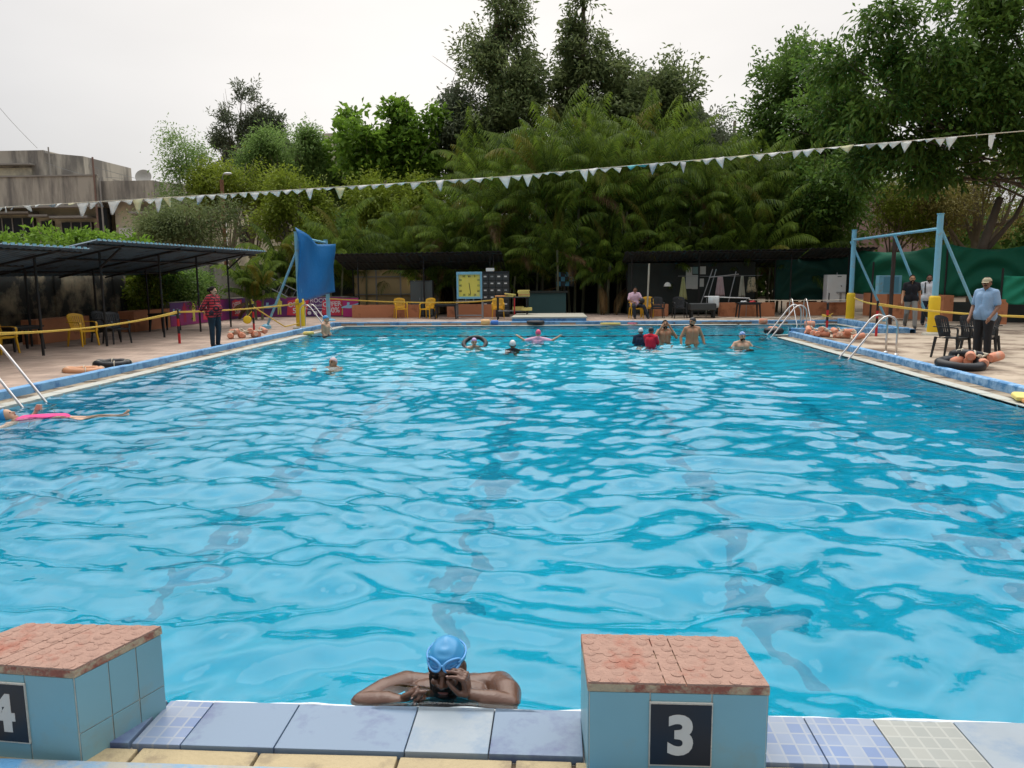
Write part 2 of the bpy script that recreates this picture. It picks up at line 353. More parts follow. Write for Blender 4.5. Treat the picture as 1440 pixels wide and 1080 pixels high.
def kerb(pts, wdt, z0, z1, mt):
    mb = MB()
    for (a, b) in zip(pts, pts[1:]):
        a = Vector((*a, 0)); b = Vector((*b, 0)); d = b - a; n = max(1, int(d.length / .5)); px = Vector((-d.y, d.x, 0)).normalized() * wdt
        def row(off, z, jit): return [a + d * (i / n) + px * (off + noise.noise((a + d * (i / n)) * 1.7) * jit) + Vector((0, 0, z + noise.noise((a + d * (i / n)) * 1.1) * .008)) for i in range(n + 1)]
        mb.grid([row(0, z0, .014), row(0, z1 - .015, .014), row(.1, z1, .014), row(.9, z1, .014), row(1, z1 - .015, .014), row(1, z0, .014)])
    return struct(mb, 'pool_kerb', mt, smooth=False)
kerb([(-8.66, 2.2), (-8.66, 29.0)], .15, .0, .165, M_kerb)
kerb([(-8.66, 29.0), (10.4, 29.0)], .15, .0, .155, M_kerb)
kerb([(6.92, 23.25), (6.92, 2.2)], .15, .0, .165, M_kerb2)
kerb([(10.4, 23.3), (6.95, 23.3)], .17, .0, .26, M_kerb2)
kerb([(10.4, 29.0), (10.4, 23.1)], .17, .0, .22, M_kerb2)
# near end: tiled coping, loose gutter stones, worn painted kerb
M_t1 = mat('lilac_tile', (.165, .235, .325), .3, .06, 2, .02, 60, dirt=(.10, .135, .245), dscale=3.5, damt=.38)
M_t2 = mat('pale_tile', (.27, .32, .36), .35, .12, 5, .05, 60, dirt=(.19, .26, .34), dscale=4, damt=.5)
M_t3 = tile_mat('mosaic_tile', (.13, .20, .36), (.24, .29, .37), (.27, .31, .37), .062, .072, .35, var=.9, mort=.005)
M_t4 = tile_mat('cream_mosaic_tile', (.31, .32, .29), (.27, .29, .27), (.36, .37, .34), .062, .072, .4, var=.6, mort=.005)
cop = MB(); seq = [(-6.2, 4, .40)]
mats = [M_t1, M_t2, M_t3, M_t4]
xs = [(-1.70, -1.50, 2), (-1.50, -1.12, 0), (-1.12, -.60, 0), (-.60, -.27, 1), (-.27, .098, 0), (.74, 1.02, 2), (1.02, 1.30, 2), (1.30, 1.62, 3), (1.62, 1.94, 1)]
xx = 1.94
while xx < 6.3: xs.append((xx, min(6.38, xx + .33), rnd.choice((0, 1, 2, 3)))); xx += .33
xx = -2.45
while xx > -8.0: xs.append((max(-8.08, xx - .33), xx, rnd.choice((0, 0, 1, 2)))); xx -= .33
xs.append((-2.44, -1.71, 0)); xs.append((.10, .738, 0))
for a, b, k in xs:
    cop.mi = k; cop.box(((a + b) / 2, 2.845, .022 + rnd.uniform(-.0015, .0015)), (b - a - .005, .31, .036), bev=.004)
struct(cop, 'pool_coping', mats)
m_ = MB(); m_.box((-.8, 2.85, -.02), (14.6, .318, .044)); struct(m_, 'coping_bed', mat('mortar', (.55, .55, .53), .8, .15, 8, .3, 60))
M_stone = mat('gutter_stone', (.42, .34, .20), .85, .14, 6, .35, 50, dirt=(.30, .24, .15), dscale=7, damt=.35)
m_ = MB(); xx = -8.0
joints = [-1.66, -1.17, -.62, -.17, .06, .9, 1.35]
js = [-8.0 + .52 * k for k in range(12)] + joints + [1.85 + .5 * k for k in range(9)]
for a, b in zip(js, js[1:]):
    g = rnd.uniform(.008, .022); m_.box(((a + b) / 2, 2.627 + rnd.uniform(-.004, .004), .0), (b - a - g, .105, .05), rz=rnd.uniform(-.012, .012), bev=.006)
struct(m_, 'gutter_stone', M_stone)
M_nearkerb = mat('near_kerb_worn_paint', (.38, .37, .32), .8, .15, 8, .4, 45, dirt=(.12, .33, .56), dscale=3.0, damt=.62)
m_ = MB(); m_.box((-.8, 1.3, 0.02), (15.6, 2.52, .07), bev=.015); struct(m_, 'deck_edge', M_nearkerb)
# water lapping over the coping edge
M_foam = mat('lapping_water', (.78, .84, .87), .15, .05, 10, .3, 40, spec=.6)
m_ = MB(); k = 0; pts = []
for i in range(240):
    xq = -1.69 + i * .0152; 
    if -1.69 < xq < 1.94: pts.append((xq, 3.0 + .010 * noise.noise((xq * 3, 0, 0)), .034 + .006 * noise.noise((xq * 9, 3, 0))))
rs = [max(.0015, .006 + .012 * noise.noise((p[0] * 2.3, 7, 1))) for p in pts]
m_.tube(pts, rs, 6); tag(m_.build('water_foam', M_foam, smooth=True), kind='structure')

# ------------------------------------------------------------------ starting blocks
M_bluetile = mat('block_blue_tile', (.20, .385, .44), .35, .09, 2.5, .05, 14, dirt=(.22, .36, .38), dscale=5, damt=.18)
M_grout = mat('block_grout', (.58, .54, .46), .85, .2, 20, .4, 60)
M_terra = mat('terracotta_worn', (.35, .215, .165), .85, .18, 16, .45, 80, dirt=(.32, .125, .085), dscale=4.5, damt=.42)
M_terraside = mat('terracotta_chipped_edge', (.45, .36, .24), .9, .2, 12, .6, 40, dirt=(.28, .10, .07), dscale=12, damt=.6)
M_black = mat('navy_black_tile', (.006, .009, .018), .3, .1, 3)
M_num = mat('numeral_offwhite', (.58, .55, .50), .6, .08, 12, .1, 40)
def block(foot, num, label, plate_w, plate_off):
    FLp, FRp, BRp, BLp = [Vector((*p, 0)) for p in foot]
    ctr = (FLp + FRp + BRp + BLp) / 4
    root = empty('starting_block', (ctr.x, ctr.y, .045), 0, label, 'starting block', 'numbered starting blocks at the near pool edge')
    P = [p - Vector((ctr.x, ctr.y, 0)) for p in (FLp, FRp, BRp, BLp)]; H = .33
    core = MB(); core.prism([((p * .9985).x, (p * .9985).y) for p in P], -.05, H); core.build('core', M_grout, root)
    body = MB()
    def panel(a, b, splits, zs):
        d = b - a; nrm = Vector((d.y, -d.x, 0)).normalized()
        for (s0, s1) in zip(splits, splits[1:]):
            for (z0, z1) in zip(zs, zs[1:]):
                q = .0025
                A = a + d * s0 + d.normalized() * q; Bq = a + d * s1 - d.normalized() * q
                body.prism([(A.x, A.y), (Bq.x, Bq.y), ((Bq + nrm * .004 - d.normalized() * .001).x, (Bq + nrm * .004).y), ((A + nrm * .004 + d.normalized() * .001).x, (A + nrm * .004).y)], z0 + q, z1 - q)
    pw = plate_w; po = plate_off
    panel(P[0], P[1], [0, po, po + pw, 1.0], [-.05, H]); panel(P[1], P[2], [0, .36, .68, 1], [-.05, .10, H]); panel(P[3], P[0], [0, .5, 1], [-.05, H]); panel(P[2], P[3], [0, .5, 1], [-.05, H])
    body.build('body', M_bluetile, root)
    # top slab: tiles with raised discs
    top = MB(); c_ = Vector((0, 0, 0)); O = [p * 1.02 for p in P]; TH = .036
    def bil(u, v): return (O[0] * (1 - u) + O[1] * u) * (1 - v) + (O[3] * (1 - u) + O[2] * u) * v
    us = [0, .43, .545, 1]; vs = [0, .56, 1]
    top.mi = 1; top.prism([(p.x * .996, p.y * .996) for p in O], H, H + TH - .008); top.mi = 0
    for ua, ub in zip(us, us[1:]):
        for va, vb in zip(vs, vs[1:]):
            e = .004; q = [bil(ua + e, va + e * 1.5), bil(ub - e, va + e * 1.5), bil(ub - e, vb - e * 1.5), bil(ua + e, vb - e * 1.5)]
            top.prism([(p.x, p.y) for p in q], H + TH - .0085, H + TH)
    discs = []
    nu, nv = 9, 8
    for i in range(nu):
        for j in range(nv):
            p = bil((i + .5 + .25 * (j % 2) - .12) / nu, (j + .5) / nv)
            top.lathe((p.x, p.y, H + TH - .002), [(.023, 0), (.022, .0045 * rnd.uniform(.6, 1)), (.017, .0062 * rnd.uniform(.5, 1)), (.004, .0066)], 14, rot=Euler((rnd.uniform(-.03, .09), rnd.uniform(-.03, .03), 0)))
    top.build('top_slab', [M_terra, M_terraside], root, auto=40)
    d = P[1] - P[0]; nrm = Vector((d.y, -d.x, 0)).normalized(); yaw = math.atan2(d.y, d.x); cpos = P[0] + d * (po + pw / 2)
    pl = MB(); hh = .235; zc = .30 - hh / 2 - .01
    pl.box((cpos.x + nrm.x * .009, cpos.y + nrm.y * .009, zc), (pw * d.length * .985, .008, hh), rz=yaw)
    plate = pl.build('number_plate', M_black, root)
    fr = MB(); fr.box((cpos.x + nrm.x * .007, cpos.y + nrm.y * .007, zc), (pw * d.length + .006, .007, hh + .014), rz=yaw); fr.build('plate_surround', M_grout, plate)
    Mx = Matrix.Translation((cpos.x + nrm.x * .0135, cpos.y + nrm.y * .0135, zc - .008)) @ Matrix.Rotation(yaw, 4, 'Z') @ Matrix.Rotation(R(90), 4, 'X') @ Matrix.Diagonal((1.02, 1, 1, 1))
    text_mesh(num, .205, 'numeral', M_num, plate, Mx, .0015, .008)
    return root
block([(.112, 2.582), (.752, 2.584), (.722, 2.95), (.098, 2.95)], '3', 'light blue tiled starting block with the number 3, terracotta slab worn red on top', .345, .345)
block([(-2.45, 2.63), (-1.835, 2.582), (-1.69, 2.945), (-2.28, 2.945)], '4', 'light blue tiled starting block with the number 4, cut by the left picture edge', .33, .335)

# ------------------------------------------------------------------ walls, planters, fences
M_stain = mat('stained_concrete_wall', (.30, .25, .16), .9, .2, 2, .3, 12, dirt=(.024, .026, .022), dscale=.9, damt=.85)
M_wall2 = mat('weathered_wall', (.30, .28, .23), .9, .2, 1, .3, 12, dirt=(.06, .06, .05), dscale=.6, damt=.6)
M_orange = mat('planter_orange', (.52, .21, .10), .8, .10, 3, .1, 30, dirt=(.30, .11, .05), dscale=1.5, damt=.3)
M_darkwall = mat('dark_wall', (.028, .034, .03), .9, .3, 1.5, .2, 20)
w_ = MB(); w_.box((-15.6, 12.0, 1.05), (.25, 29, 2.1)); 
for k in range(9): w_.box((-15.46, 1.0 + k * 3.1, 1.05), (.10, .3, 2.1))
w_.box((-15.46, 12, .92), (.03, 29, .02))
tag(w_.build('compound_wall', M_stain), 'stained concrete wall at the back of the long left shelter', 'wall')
w_ = MB(); w_.box((-15.9, 33, 1.3), (.25, 12.5, 2.4)); tag(w_.build('compound_wall', M_wall2), 'weathered grey wall half hidden by shrubs behind the left shelter end', 'wall')
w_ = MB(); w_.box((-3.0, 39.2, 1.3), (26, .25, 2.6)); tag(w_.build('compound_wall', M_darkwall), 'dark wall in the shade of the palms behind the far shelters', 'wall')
def planter(poly, label, h=.62, mt=M_orange, name='planter_wall'):
    mb = MB(); mb.prism(poly, .1, h); return tag(mb.build(name, mt), label, 'low wall')
def rect(x0, x1, y0, y1): return [(x0, y0), (x1, y0), (x1, y1), (x0, y1)]
planter(rect(-14.9, -14.45, 14.6, 18.6), 'orange planter box behind the yellow chair at the left picture edge', .75)
planter(rect(-14.9, -14.45, 20.2, 22.6), 'orange planter box behind the tilted yellow armchair', .78)
planter(rect(-14.95, -14.4, 25.0, 27.4), 'orange planter box beside the dark table at the left banner end', .8)
planter(rect(-9.15, -6.15, 33.3, 33.8), 'long orange low wall left of the first far yellow chair', .66)
planter(rect(-4.9, -2.75, 33.3, 33.8), 'orange low wall behind the pace clock stand', .66)
planter(rect(4.0, 4.75, 33.2, 33.6), 'small orange wall piece under the far dark chairs', .62)
planter(rect(6.85, 9.1, 32.6, 33.1), 'orange low wall behind the small dark table at the far right', .68)
planter(rect(9.9, 12.6, 33.2, 33.7), 'orange low wall under the white water cooler', .66)
planter([(12.9, 33.1), (14.0, 28.6), (14.4, 28.7), (13.3, 33.3)], 'tall orange wall below the green net behind the walking men', 1.05)
for i, (a, b) in enumerate(((15.0, 26.9), (16.3, 26.2), (17.7, 25.4))):
    planter(rect(a, a + .3, b, b + .3), ('orange wall pillar left of the standing man', 'orange wall pillar behind the standing man', 'orange wall pillar at the right picture edge')[i], .95)
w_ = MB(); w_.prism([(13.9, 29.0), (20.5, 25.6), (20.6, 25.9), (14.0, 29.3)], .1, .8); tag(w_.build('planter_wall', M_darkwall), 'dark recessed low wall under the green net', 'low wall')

# purple banner on its low wall
M_ban = bpy.data.materials.new('purple_banner'); M_ban.use_nodes = True; t = M_ban.node_tree; p = t.nodes['Principled BSDF']; p.inputs['Roughness'].default_value = .5
co = t.nodes.new('ShaderNodeTexCoord'); nz = t.nodes.new('ShaderNodeTexNoise'); nz.inputs['Scale'].default_value = .55; nz.inputs['Detail'].default_value = 1; t.links.new(co.outputs['Object'], nz.inputs['Vector'])
cr = t.nodes.new('ShaderNodeValToRGB'); e = cr.color_ramp.elements; e[0].position = .38; e[0].color = (.095, .035, .17, 1); e[1].position = .62; e[1].color = (.42, .025, .17, 1); t.links.new(nz.outputs[0], cr.inputs[0]); t.links.new(cr.outputs[0], p.inputs['Base Color'])
M_hotpink = mat('banner_hot_pink', (.72, .06, .10), .5, .1, 3); M_white = mat('banner_white', (.75, .72, .75), .5, .05, 3); M_by = mat('banner_yellow', (.70, .66, .12), .5, .1, 3); M_bred = mat('banner_red', (.45, .03, .08), .5, .1, 3); M_bblue = mat('banner_blue', (.30, .55, .75), .5, .1, 3)
broot = empty('banner_wall', (-12.1, 34.2, .1), 0, 'purple sports club banner running along the low wall at the far left corner', 'banner')
def banner_seg(a, b, h, items):
    a = Vector((*a, 0)) - Vector((-12.1, 34.2, 0)); b = Vector((*b, 0)) - Vector((-12.1, 34.2, 0)); d = b - a; ln = d.length; yaw = math.atan2(d.y, d.x); nrm = Vector((d.y, -d.x, 0)).normalized()
    if nrm.y > 0 and abs(nrm.y) > abs(nrm.x): nrm = -nrm
    mb = MB(); c = (a + b) / 2; mb.box((c.x - nrm.x * .1, c.y - nrm.y * .1, h / 2), (ln, .2, h), rz=yaw); mb.build('wall', M_wall2, broot)
    mb = MB(); mb.box((c.x + nrm.x * .008, c.y + nrm.y * .008, h / 2 - .01), (ln - .02, .012, h - .06), rz=yaw); sheet = mb.build('sheet', M_ban, broot)
    flip = Matrix.Rotation(yaw, 4, 'Z') @ Matrix.Rotation(R(90), 4, 'X')
    def M_at(u, z): q = a + d.normalized() * u + nrm * .017; return Matrix.Translation((q.x, q.y, z)) @ flip
    for kind, u, z, s in items:
        if kind == 'offer':
            mb = MB(); mb.prism([(-.52, -.36), (.38, -.40), (.52, .34), (.2, .30), (-.1, .36), (-.45, .28)], 0, .004, M_at(u, z)); mb.build('offer_splash', M_hotpink, sheet)
            text_mesh('OFFER', .30, 'lettering', M_white, sheet, M_at(u - .02, z + .12) @ Matrix.Rotation(.06, 4, 'Z') @ Matrix.Translation((0, 0, .006)), .002, .006); text_mesh('50%', .34, 'lettering', M_white, sheet, M_at(u + .04, z - .16) @ Matrix.Rotation(.06, 4, 'Z') @ Matrix.Translation((0, 0, .006)), .002, .008)
        elif kind == 'text':
            text_mesh('METROCITY', .27, 'lettering', M_white, sheet, M_at(u, z + .24), .002, .002); text_mesh('Sports & Health Club', .17, 'lettering', M_white, sheet, M_at(u, z + .03), .002, .0)
            mb = MB(); mb.tube([M_at(u, z) @ Vector((q, -.14 + .03 * math.sin(q * 9), .005)) for q in np.linspace(-.45, .45, 12)], .012, 5)
            for q in range(5): mb.lathe((0, 0, 0), [(.001, 0), (.09, 0), (.09, .004), (.001, .004)], 14)
            bmv = mb.bm.verts; bmv.ensure_lookup_table(); n5 = 14 * 4
            tot = len(bmv)
            for q in range(5):
                Mq = M_at(u - .56 + q * .28, z - .32)
                for v in bmv[tot - n5 * (5 - q): tot - n5 * (4 - q) if q < 4 else tot]: v.co = Mq @ v.co
            mb.build('emblems', M_white, sheet)
        else:
            mm = {'y': M_by, 'r': M_bred, 'b': M_bblue}[kind[0]]; mb = MB(); Mq = M_at(u, z)
            if kind.endswith('swim'):
                mb.prism([(-.42, -.08), (-.05, -.10), (.35, -.06), (.42, .0), (.2, .02), (.42, .10), (.36, .14), (.12, .06), (-.05, .04), (-.02, .16), (-.14, .17), (-.16, .04), (-.4, -.03)], 0, .004, Mq)
            else:
                mb.prism([(-.05, .36), (.05, .36), (.06, .26), (.14, .22), (.12, -.0), (.08, .02), (.08, -.38), (.02, -.38), (0, -.05), (-.03, -.38), (-.09, -.38), (-.08, .02), (-.12, .0), (-.14, .22), (-.06, .26)], 0, .004, Mq)
            mb.build('figure', mm, sheet)
banner_seg((-14.4, 27.4), (-14.25, 33.9), .93, [('bswim', .35, .5, 1), ('rman', 1.05, .5, 1), ('yman', 1.75, .5, 1), ('offer', 3.0, .5, 1), ('offer', 5.6, .5, 1)])
banner_seg((-14.2, 34.2), (-9.25, 34.5), .93, [('yman', .12, .5, 1), ('rman', .45, .5, 1), ('bswim', .95, .5, 1), ('yman', 1.4, .5, 1), ('offer', 2.25, .45, 1), ('text', 3.05, .5, 1), ('offer', 3.85, .45, 1), ('yman', 4.35, .45, 1)])
banner_seg((-9.75, 33.95), (-9.0, 33.95), .90, [('bswim', .36, .5, .8)])

# green shade net fence on the right
M_net = mat('green_shade_net', (.015, .175, .10), .75, .10, 2.2, .25, 60, transl=.3); M_net2 = mat('green_shade_net_lower', (.012, .24, .135), .75, .10, 2, .2, 60)
M_post = mat('rusty_post', (.055, .035, .028), .8, .3, 6); M_iron = mat('dark_iron', (.018, .017, .016), .6, .3, 8)
def net(pts, z0, z1, mt, nm, label, sag=.25):
    root = empty('net_fence', (pts[0][0], pts[0][1], .1), 0, label, 'net fence'); o = Vector((pts[0][0], pts[0][1], .1))
    for k, (a, b) in enumerate(zip(pts, pts[1:])):
        a = Vector((*a, 0)); b = Vector((*b, 0)); d = b - a; nr = Vector((-d.y, d.x, 0)).normalized(); rows = []
        for j in range(33):
            s = j / 32; col_ = []
            for i in range(15):
                q = i / 14; sagz = sag * (4 * s * (1 - s)) * q
                z = z0 + (z1 - z0) * q - sagz
                off = .13 * math.sin(13 * q + 5 * (s - .5) ** 2 * 9) * (4 * s * (1 - s)) + .07 * noise.noise((s * 4 + k * 7, q * 3, 1))
                col_.append(a + d * s + nr * off + Vector((0, 0, z)) - o)
            rows.append(col_)
        mb = MB(); mb.grid(rows, .006); mb.build(nm, mt, root, smooth=True)
    for q in pts:
        mb = MB(); mb.tube([(q[0] - o.x, q[1] - o.y, -.05), (q[0] - o.x, q[1] - o.y, z1 + .15)], .035, 8); mb.build('post', M_iron, root)
    return root
net([(12.6, 34.0), (14.6, 29.8), (17.3, 28.6), (20.8, 26.8)], 1.0, 2.95, M_net, 'net', 'dark green shade net hung between posts on the right')
net([(15.1, 27.0), (17.75, 25.6), (20.2, 24.4)], .78, 1.75, M_net2, 'net', 'brighter green net strip below the tall net behind the standing man', .04)
net([(9.6, 34.6), (12.6, 34.0)], .7, 2.6, mat('shade_coloured_net', (.006, .05, .035), .8, .15, 3), 'net', 'green net coloured near black for the shade behind the water cooler', .1)  # shade behind the cooler is put into this net's near-black colour

# ------------------------------------------------------------------ shelters with corrugated roofs
M_roof = mat('blue_grey_roof_sheet', (.10, .15, .19), .55, .15, 3, metal=.2, dirt=(.05, .06, .07), dscale=2, damt=.4)
M_roofd = mat('dark_roof_sheet', (.03, .036, .036), .6, .2, 3, metal=.2)
M_edge = mat('roof_sheet_edge', (.25, .46, .56), .5, .1, 4)
def corrugated(mb, o, du, dv, lu, lv, pitch, amp):
    """sheet: runs lu along du (waves) and lv along dv"""
    o = Vector(o); du = Vector(du).normalized(); dv = Vector(dv).normalized(); n = du.cross(dv).normalized()
    if n.z < 0: n = -n
    k = int(lu / pitch * 4)
    rows = []
    for i in range(k + 1):
        s = lu * i / k; h = amp * (0, 1, 1, 0)[i % 4]
        rows.append([o + du * s + n * h, o + du * s + dv * (lv * .5) + n * h, o + du * s + dv * lv + n * h])
    mb.grid(rows, .006)
def shelter(name, label, org, roofs, posts, beams, mroof):
    root = empty(name, org, 0, label, 'shelter'); o = Vector(org)
    for (p, du, dv, lu, lv, edge) in roofs:
        mb = MB(); corrugated(mb, Vector(p) - o, du, dv, lu, lv, .22, .035)
        if edge:
            mb.mi = 1; d = Vector(du).normalized(); k = int(lu / .22)
            for i in range(k): q = Vector(p) - o + d * (i * .22 + .11); mb.box((q.x + .004, q.y, q.z + .022), (.012, .115, .05), rz=0)
        mb.build('roof', [mroof, M_edge], root)
    for (a, b) in posts:
        mb = MB(); mb.tube([Vector(a) - o, Vector(b) - o], .032, 8); mb.build('post', M_iron, root)
    for (a, b) in beams:
        mb = MB(); mb.tube([Vector(a) - o, Vector(b) - o], .03, 6); mb.build('beam', M_iron, root)
    return root
sl_ = Vector((-4.1, 0, -.85))
posts = []; beams = []
for y in (19.6, 22.6, 25.0, 27.4): posts.append(((-12.1, y, .08), (-12.1, y, 2.62))); beams.append(((-11.4, y, 2.76), (-15.3, y, 1.95))); 
for y in (19.6, 22.6, 25.6): posts.append(((-14.2, y, .08), (-14.2, y, 2.2)))
for xq, zq in ((-11.5, 2.74), (-13.0, 2.43), (-14.6, 2.10)): beams.append(((xq, 18.2, zq), (xq, 28.6, zq)))
for y in (19.6, 27.4): beams.append(((-12.1, y, 2.2), (-11.5, y, 2.7)))
shelter('pool_shelter', 'long left shelter with corrugated roof ending beside the plaid shirt woman', (-13, 23, .1), [((-11.2, 18.05, 2.82), (0, 1, 0.006), sl_, 10.9, 4.2, True)], posts, beams, M_roof)
posts = [((-12.2, 17.2, .08), (-12.2, 17.2, 2.4)), ((-14.2, 16.6, .08), (-14.2, 16.6, 2.0)), ((-12.2, 13.4, .08), (-12.2, 13.4, 2.4))]; beams = []
for y in (13.4, 17.0): beams.append(((-11.4, y, 2.55), (-15.3, y, 1.75)))
for xq, zq in ((-11.5, 2.53), (-13.0, 2.22), (-14.6, 1.90)): beams.append(((xq, 10.2, zq), (xq, 17.9, zq)))
shelter('pool_shelter', 'nearer left shelter with corrugated roof leaving the frame over the yellow chairs', (-13, 14, .1), [((-11.2, 10.0, 2.60), (0, 1, 0), sl_, 7.9, 4.2, True)], posts, beams, M_roof)
def far_shelter(x0, x1, zf, label, ps):
    posts = [((x, 33.6, .08), (x, 33.6, zf)) for x in ps] + [((x, 35.5, .08), (x, 35.5, zf - .3)) for x in (x0 + .3, (x0 + x1) / 2, x1 - .3)]
    beams = [((x0, 33.2, zf - .03), (x1, 33.2, zf - .03)), ((x0, 34.4, zf - .34), (x1, 34.4, zf - .34)), ((x0, 35.6, zf - .64), (x1, 35.6, zf - .64))]
    return shelter('pool_shelter', label, ((x0 + x1) / 2, 34.4, .1), [((x0, 33.0, zf), (1, 0, .006), (0, 2.6, -.66), x1 - x0, 2.7, False)], posts, beams, M_roofd)
far_shelter(-9.95, -2.45, 2.89, 'dark corrugated shelter at the far end over the pace clock and yellow chairs', (-8.9, -5.95, -2.85))
far_shelter(2.85, 10.5, 2.85, 'dark corrugated shelter at the far end over the hanging clothes and notices', (3.2, 6.1, 10.0))
far_shelter(10.6, 13.4, 2.92, 'small dark roof extension beside the water cooler', (12.4,))

# ------------------------------------------------------------------ buildings behind
M_bconc = mat('old_concrete_facade', (.47, .43, .36), .9, .15, .5, .2, 8, dirt=(.20, .185, .165), dscale=.9, damt=.55, streak=1)
M_bpale = mat('pale_facade', (.66, .60, .44), .9, .12, .4, dirt=(.34, .31, .25), dscale=.4, damt=.5)
M_win = mat('dark_window_glass', (.012, .015, .017), .2, .2, 2); M_slab = mat('sunshade_slab', (.32, .30, .27), .9, .2, 1)
Y = 45.0
b = empty('concrete_house', (-30, Y, 0), 0, 'flat roofed stained concrete house beyond the left shelter with a dish on its roof', 'house')
def bx(mb, x0, x1, y0, y1, z0, z1, o=(-30, Y, 0)): return mb.box(((x0 + x1) / 2 - o[0], (y0 + y1) / 2 - o[1], (z0 + z1) / 2 - o[2]), (x1 - x0, y1 - y0, z1 - z0))
mb = MB(); bx(mb, -44, -28.2, Y + 1.2, Y + 10, 0, 6.6); bx(mb, -27.2, -24.0, Y + 1.0, Y + 9, 0, 6.6); mb.build('wall', M_bpale, b)
mb = MB(); bx(mb, -44, -27.55, Y, Y + 10.4, 6.3, 8.05); bx(mb, -27.53, -24.2, Y + .25, Y + 9.5, 6.6, 7.75); mb.prism([(24.2 - 18.38, .25), (7.6, 3.2), (7.6, 9), (5.82, 9)], 6.5, 7.7, Matrix.Identity(4)); mb.build('parapet', M_bconc, b)
mb = MB(); bx(mb, -44.1, -27.5, Y - .06, Y + .1, 8.04, 8.12); bx(mb, -44.1, -27.5, Y - .10, Y + .4, 6.22, 6.32); bx(mb, -27.5, -24.1, Y + .16, Y + .5, 6.5, 6.6); mb.build('ledge', M_slab, b)
mb = MB(); bx(mb, -44, -31.4, Y + 1.0, Y + 8, 8.05, 9.75); mb.prism([(-1.4, 1.0), (.1, 2.6), (.1, 8), (-1.4, 8)], 8.05, 9.6); mb.build('roof_room', M_bconc, b)
mb = MB(); bx(mb, -35.0, -32.2, Y + .85, Y + .99, 8.25, 8.7); pn = mb.build('panel', M_bpale, b); mb = MB(); bx(mb, -35.2, -32.0, Y + .5, Y + 1.0, 8.85, 8.93); mb.build('sunshade', M_slab, pn)
for (a, c, z0, z1) in ((-36.4, -32.4, 4.0, 5.7), (-31.9, -31.2, 3.6, 5.5), (-30.6, -28.7, 3.6, 5.4), (-25.6, -25.1, 4.2, 5.6)):
    mb = MB(); bx(mb, a, c, Y + .9, Y + 1.18, z0, z1); wn = mb.build('window', M_win, b)
    mb = MB(); bx(mb, a - .25, c + .25, Y + .15, Y + 1.15, z1 + .22, z1 + .34); mb.build('sunshade', M_slab, wn)
    mb = MB(); [bx(mb, q - .03, q + .03, Y + .86, Y + .9, z0, z1) for q in np.linspace(a, c, max(2, int((c - a) / .6) + 1))]; mb.build('window_bars', M_slab, wn)
mb = MB(); bx(mb, -28.0, -27.4, Y + .5, Y + .95, 2.5, 6.2); mb.build('recess_shade_box', M_win, b)  # near-black solid box stands for the shade inside a wall recess
mb = MB(); mb.tube([(2.35, -.1, 3), (2.35, -.1, 9.1)], .055, 8); mb.build('mast', mat('rust_pipe', (.22, .14, .11), .8, .3, 6), b)
mb = MB(); mb.tube([(2.62, .0, 2), (2.62, .0, 7.9)], .05, 6); mb.build('drain_pipe', M_slab, b); mb = MB(); mb.tube([(-1.0, .9, 8.1), (-1.0, .9, 9.9)], .04, 6); mb.build('drain_pipe', M_slab, b)
mb = MB(); bx(mb, -24.2, -23.9, Y + .3, Y + .7, 2, 6.4); mb.build('pier', M_bconc, b); mb = MB(); bx(mb, -26.9, -25.9, Y + .8, Y + .99, 3.6, 5.0); mb.build('wall_panel', M_white, b)
d = empty('satellite_dish', (-25.2, Y + 1, 7.75), 0, 'round satellite dish on the roof parapet of the concrete house', 'satellite dish')
mb = MB(); mb.lathe((0, 0, .28), [(.02, -.06), (.25, -.03), (.45, .06), (.47, .09), (.45, .09), (.2, .01), (.02, -.02)], 24, rot=Euler((R(70), 0, R(15)))); mb.build('bowl', mat('dish_grey', (.42, .40, .36), .7, .1, 3), d)
mb = MB(); mb.tube([(0, .15, -.02), (0, .1, .3)], .03, 6); mb.build('stand', M_iron, d)
b = empty('pale_building', (-24, 62, 0), 0, 'pale apartment block mostly hidden behind the trees left of centre', 'building')
mb = MB(); mb.box((0, 4, 6.2), (6.5, 8, 12.4)); mb.box((5.6, 8, 7.0), (3.4, 8, 14.2)); mb.build('wall', M_bpale, b)
for i in range(2):
    for z in (5.5, 8.5, 11):
        mb = MB(); mb.box((-1.6 + i * 3.0, -.03, z), (1.2, .08, 1.3)); mb.build('window', M_win, b)
mb = MB(); mb.box((0, 4, 12.5), (6.9, 8.4, .25)); mb.build('roof', M_slab, b)
b = empty('beige_building', (-7.9, 36.8, 0), 0, 'beige house wall with a lit bulb seen through the far left shelter', 'building')
mb = MB(); mb.box((0, 1.0, 1.35), (4.2, 1.6, 2.5)); mb.build('wall', mat('beige_plaster', (.55, .40, .20), .85, .12, 2), b)
mb = MB(); 
for z in (1.05, 1.9, 2.35): mb.box((0, .15, z), (4.1, .08, .05))
for xq in (-1.9, -1.0, .2, 1.3, 2.0): mb.box((xq, .17, 1.4), (.07, .06, 2.2))
mb.build('window_grille', M_slab, b)
Mb = bpy.data.materials.new('lit_bulb'); Mb.use_nodes = True; pb = Mb.node_tree.nodes['Principled BSDF']; pb.inputs['Emission Color'].default_value = (1, .85, .55, 1); pb.inputs['Emission Strength'].default_value = 6
mb = MB(); mb.ell((.9, .05, 1.62), (.08, .08, .09)); mb.build('light_bulb', Mb, b, smooth=True)
b = empty('pink_house', (22, 60, 0), 0, 'small pinkish house glimpsed between the trees on the right', 'house')
mb = MB(); mb.box((1.5, 3, 4), (9, 6, 8)); mb.build('wall', mat('pink_plaster', (.42, .27, .25), .9, .1, 1), b)
mb = MB(); mb.box((1.5, 3, 8.15), (9.5, 6.6, .3)); mb.build('roof', M_slab, b)
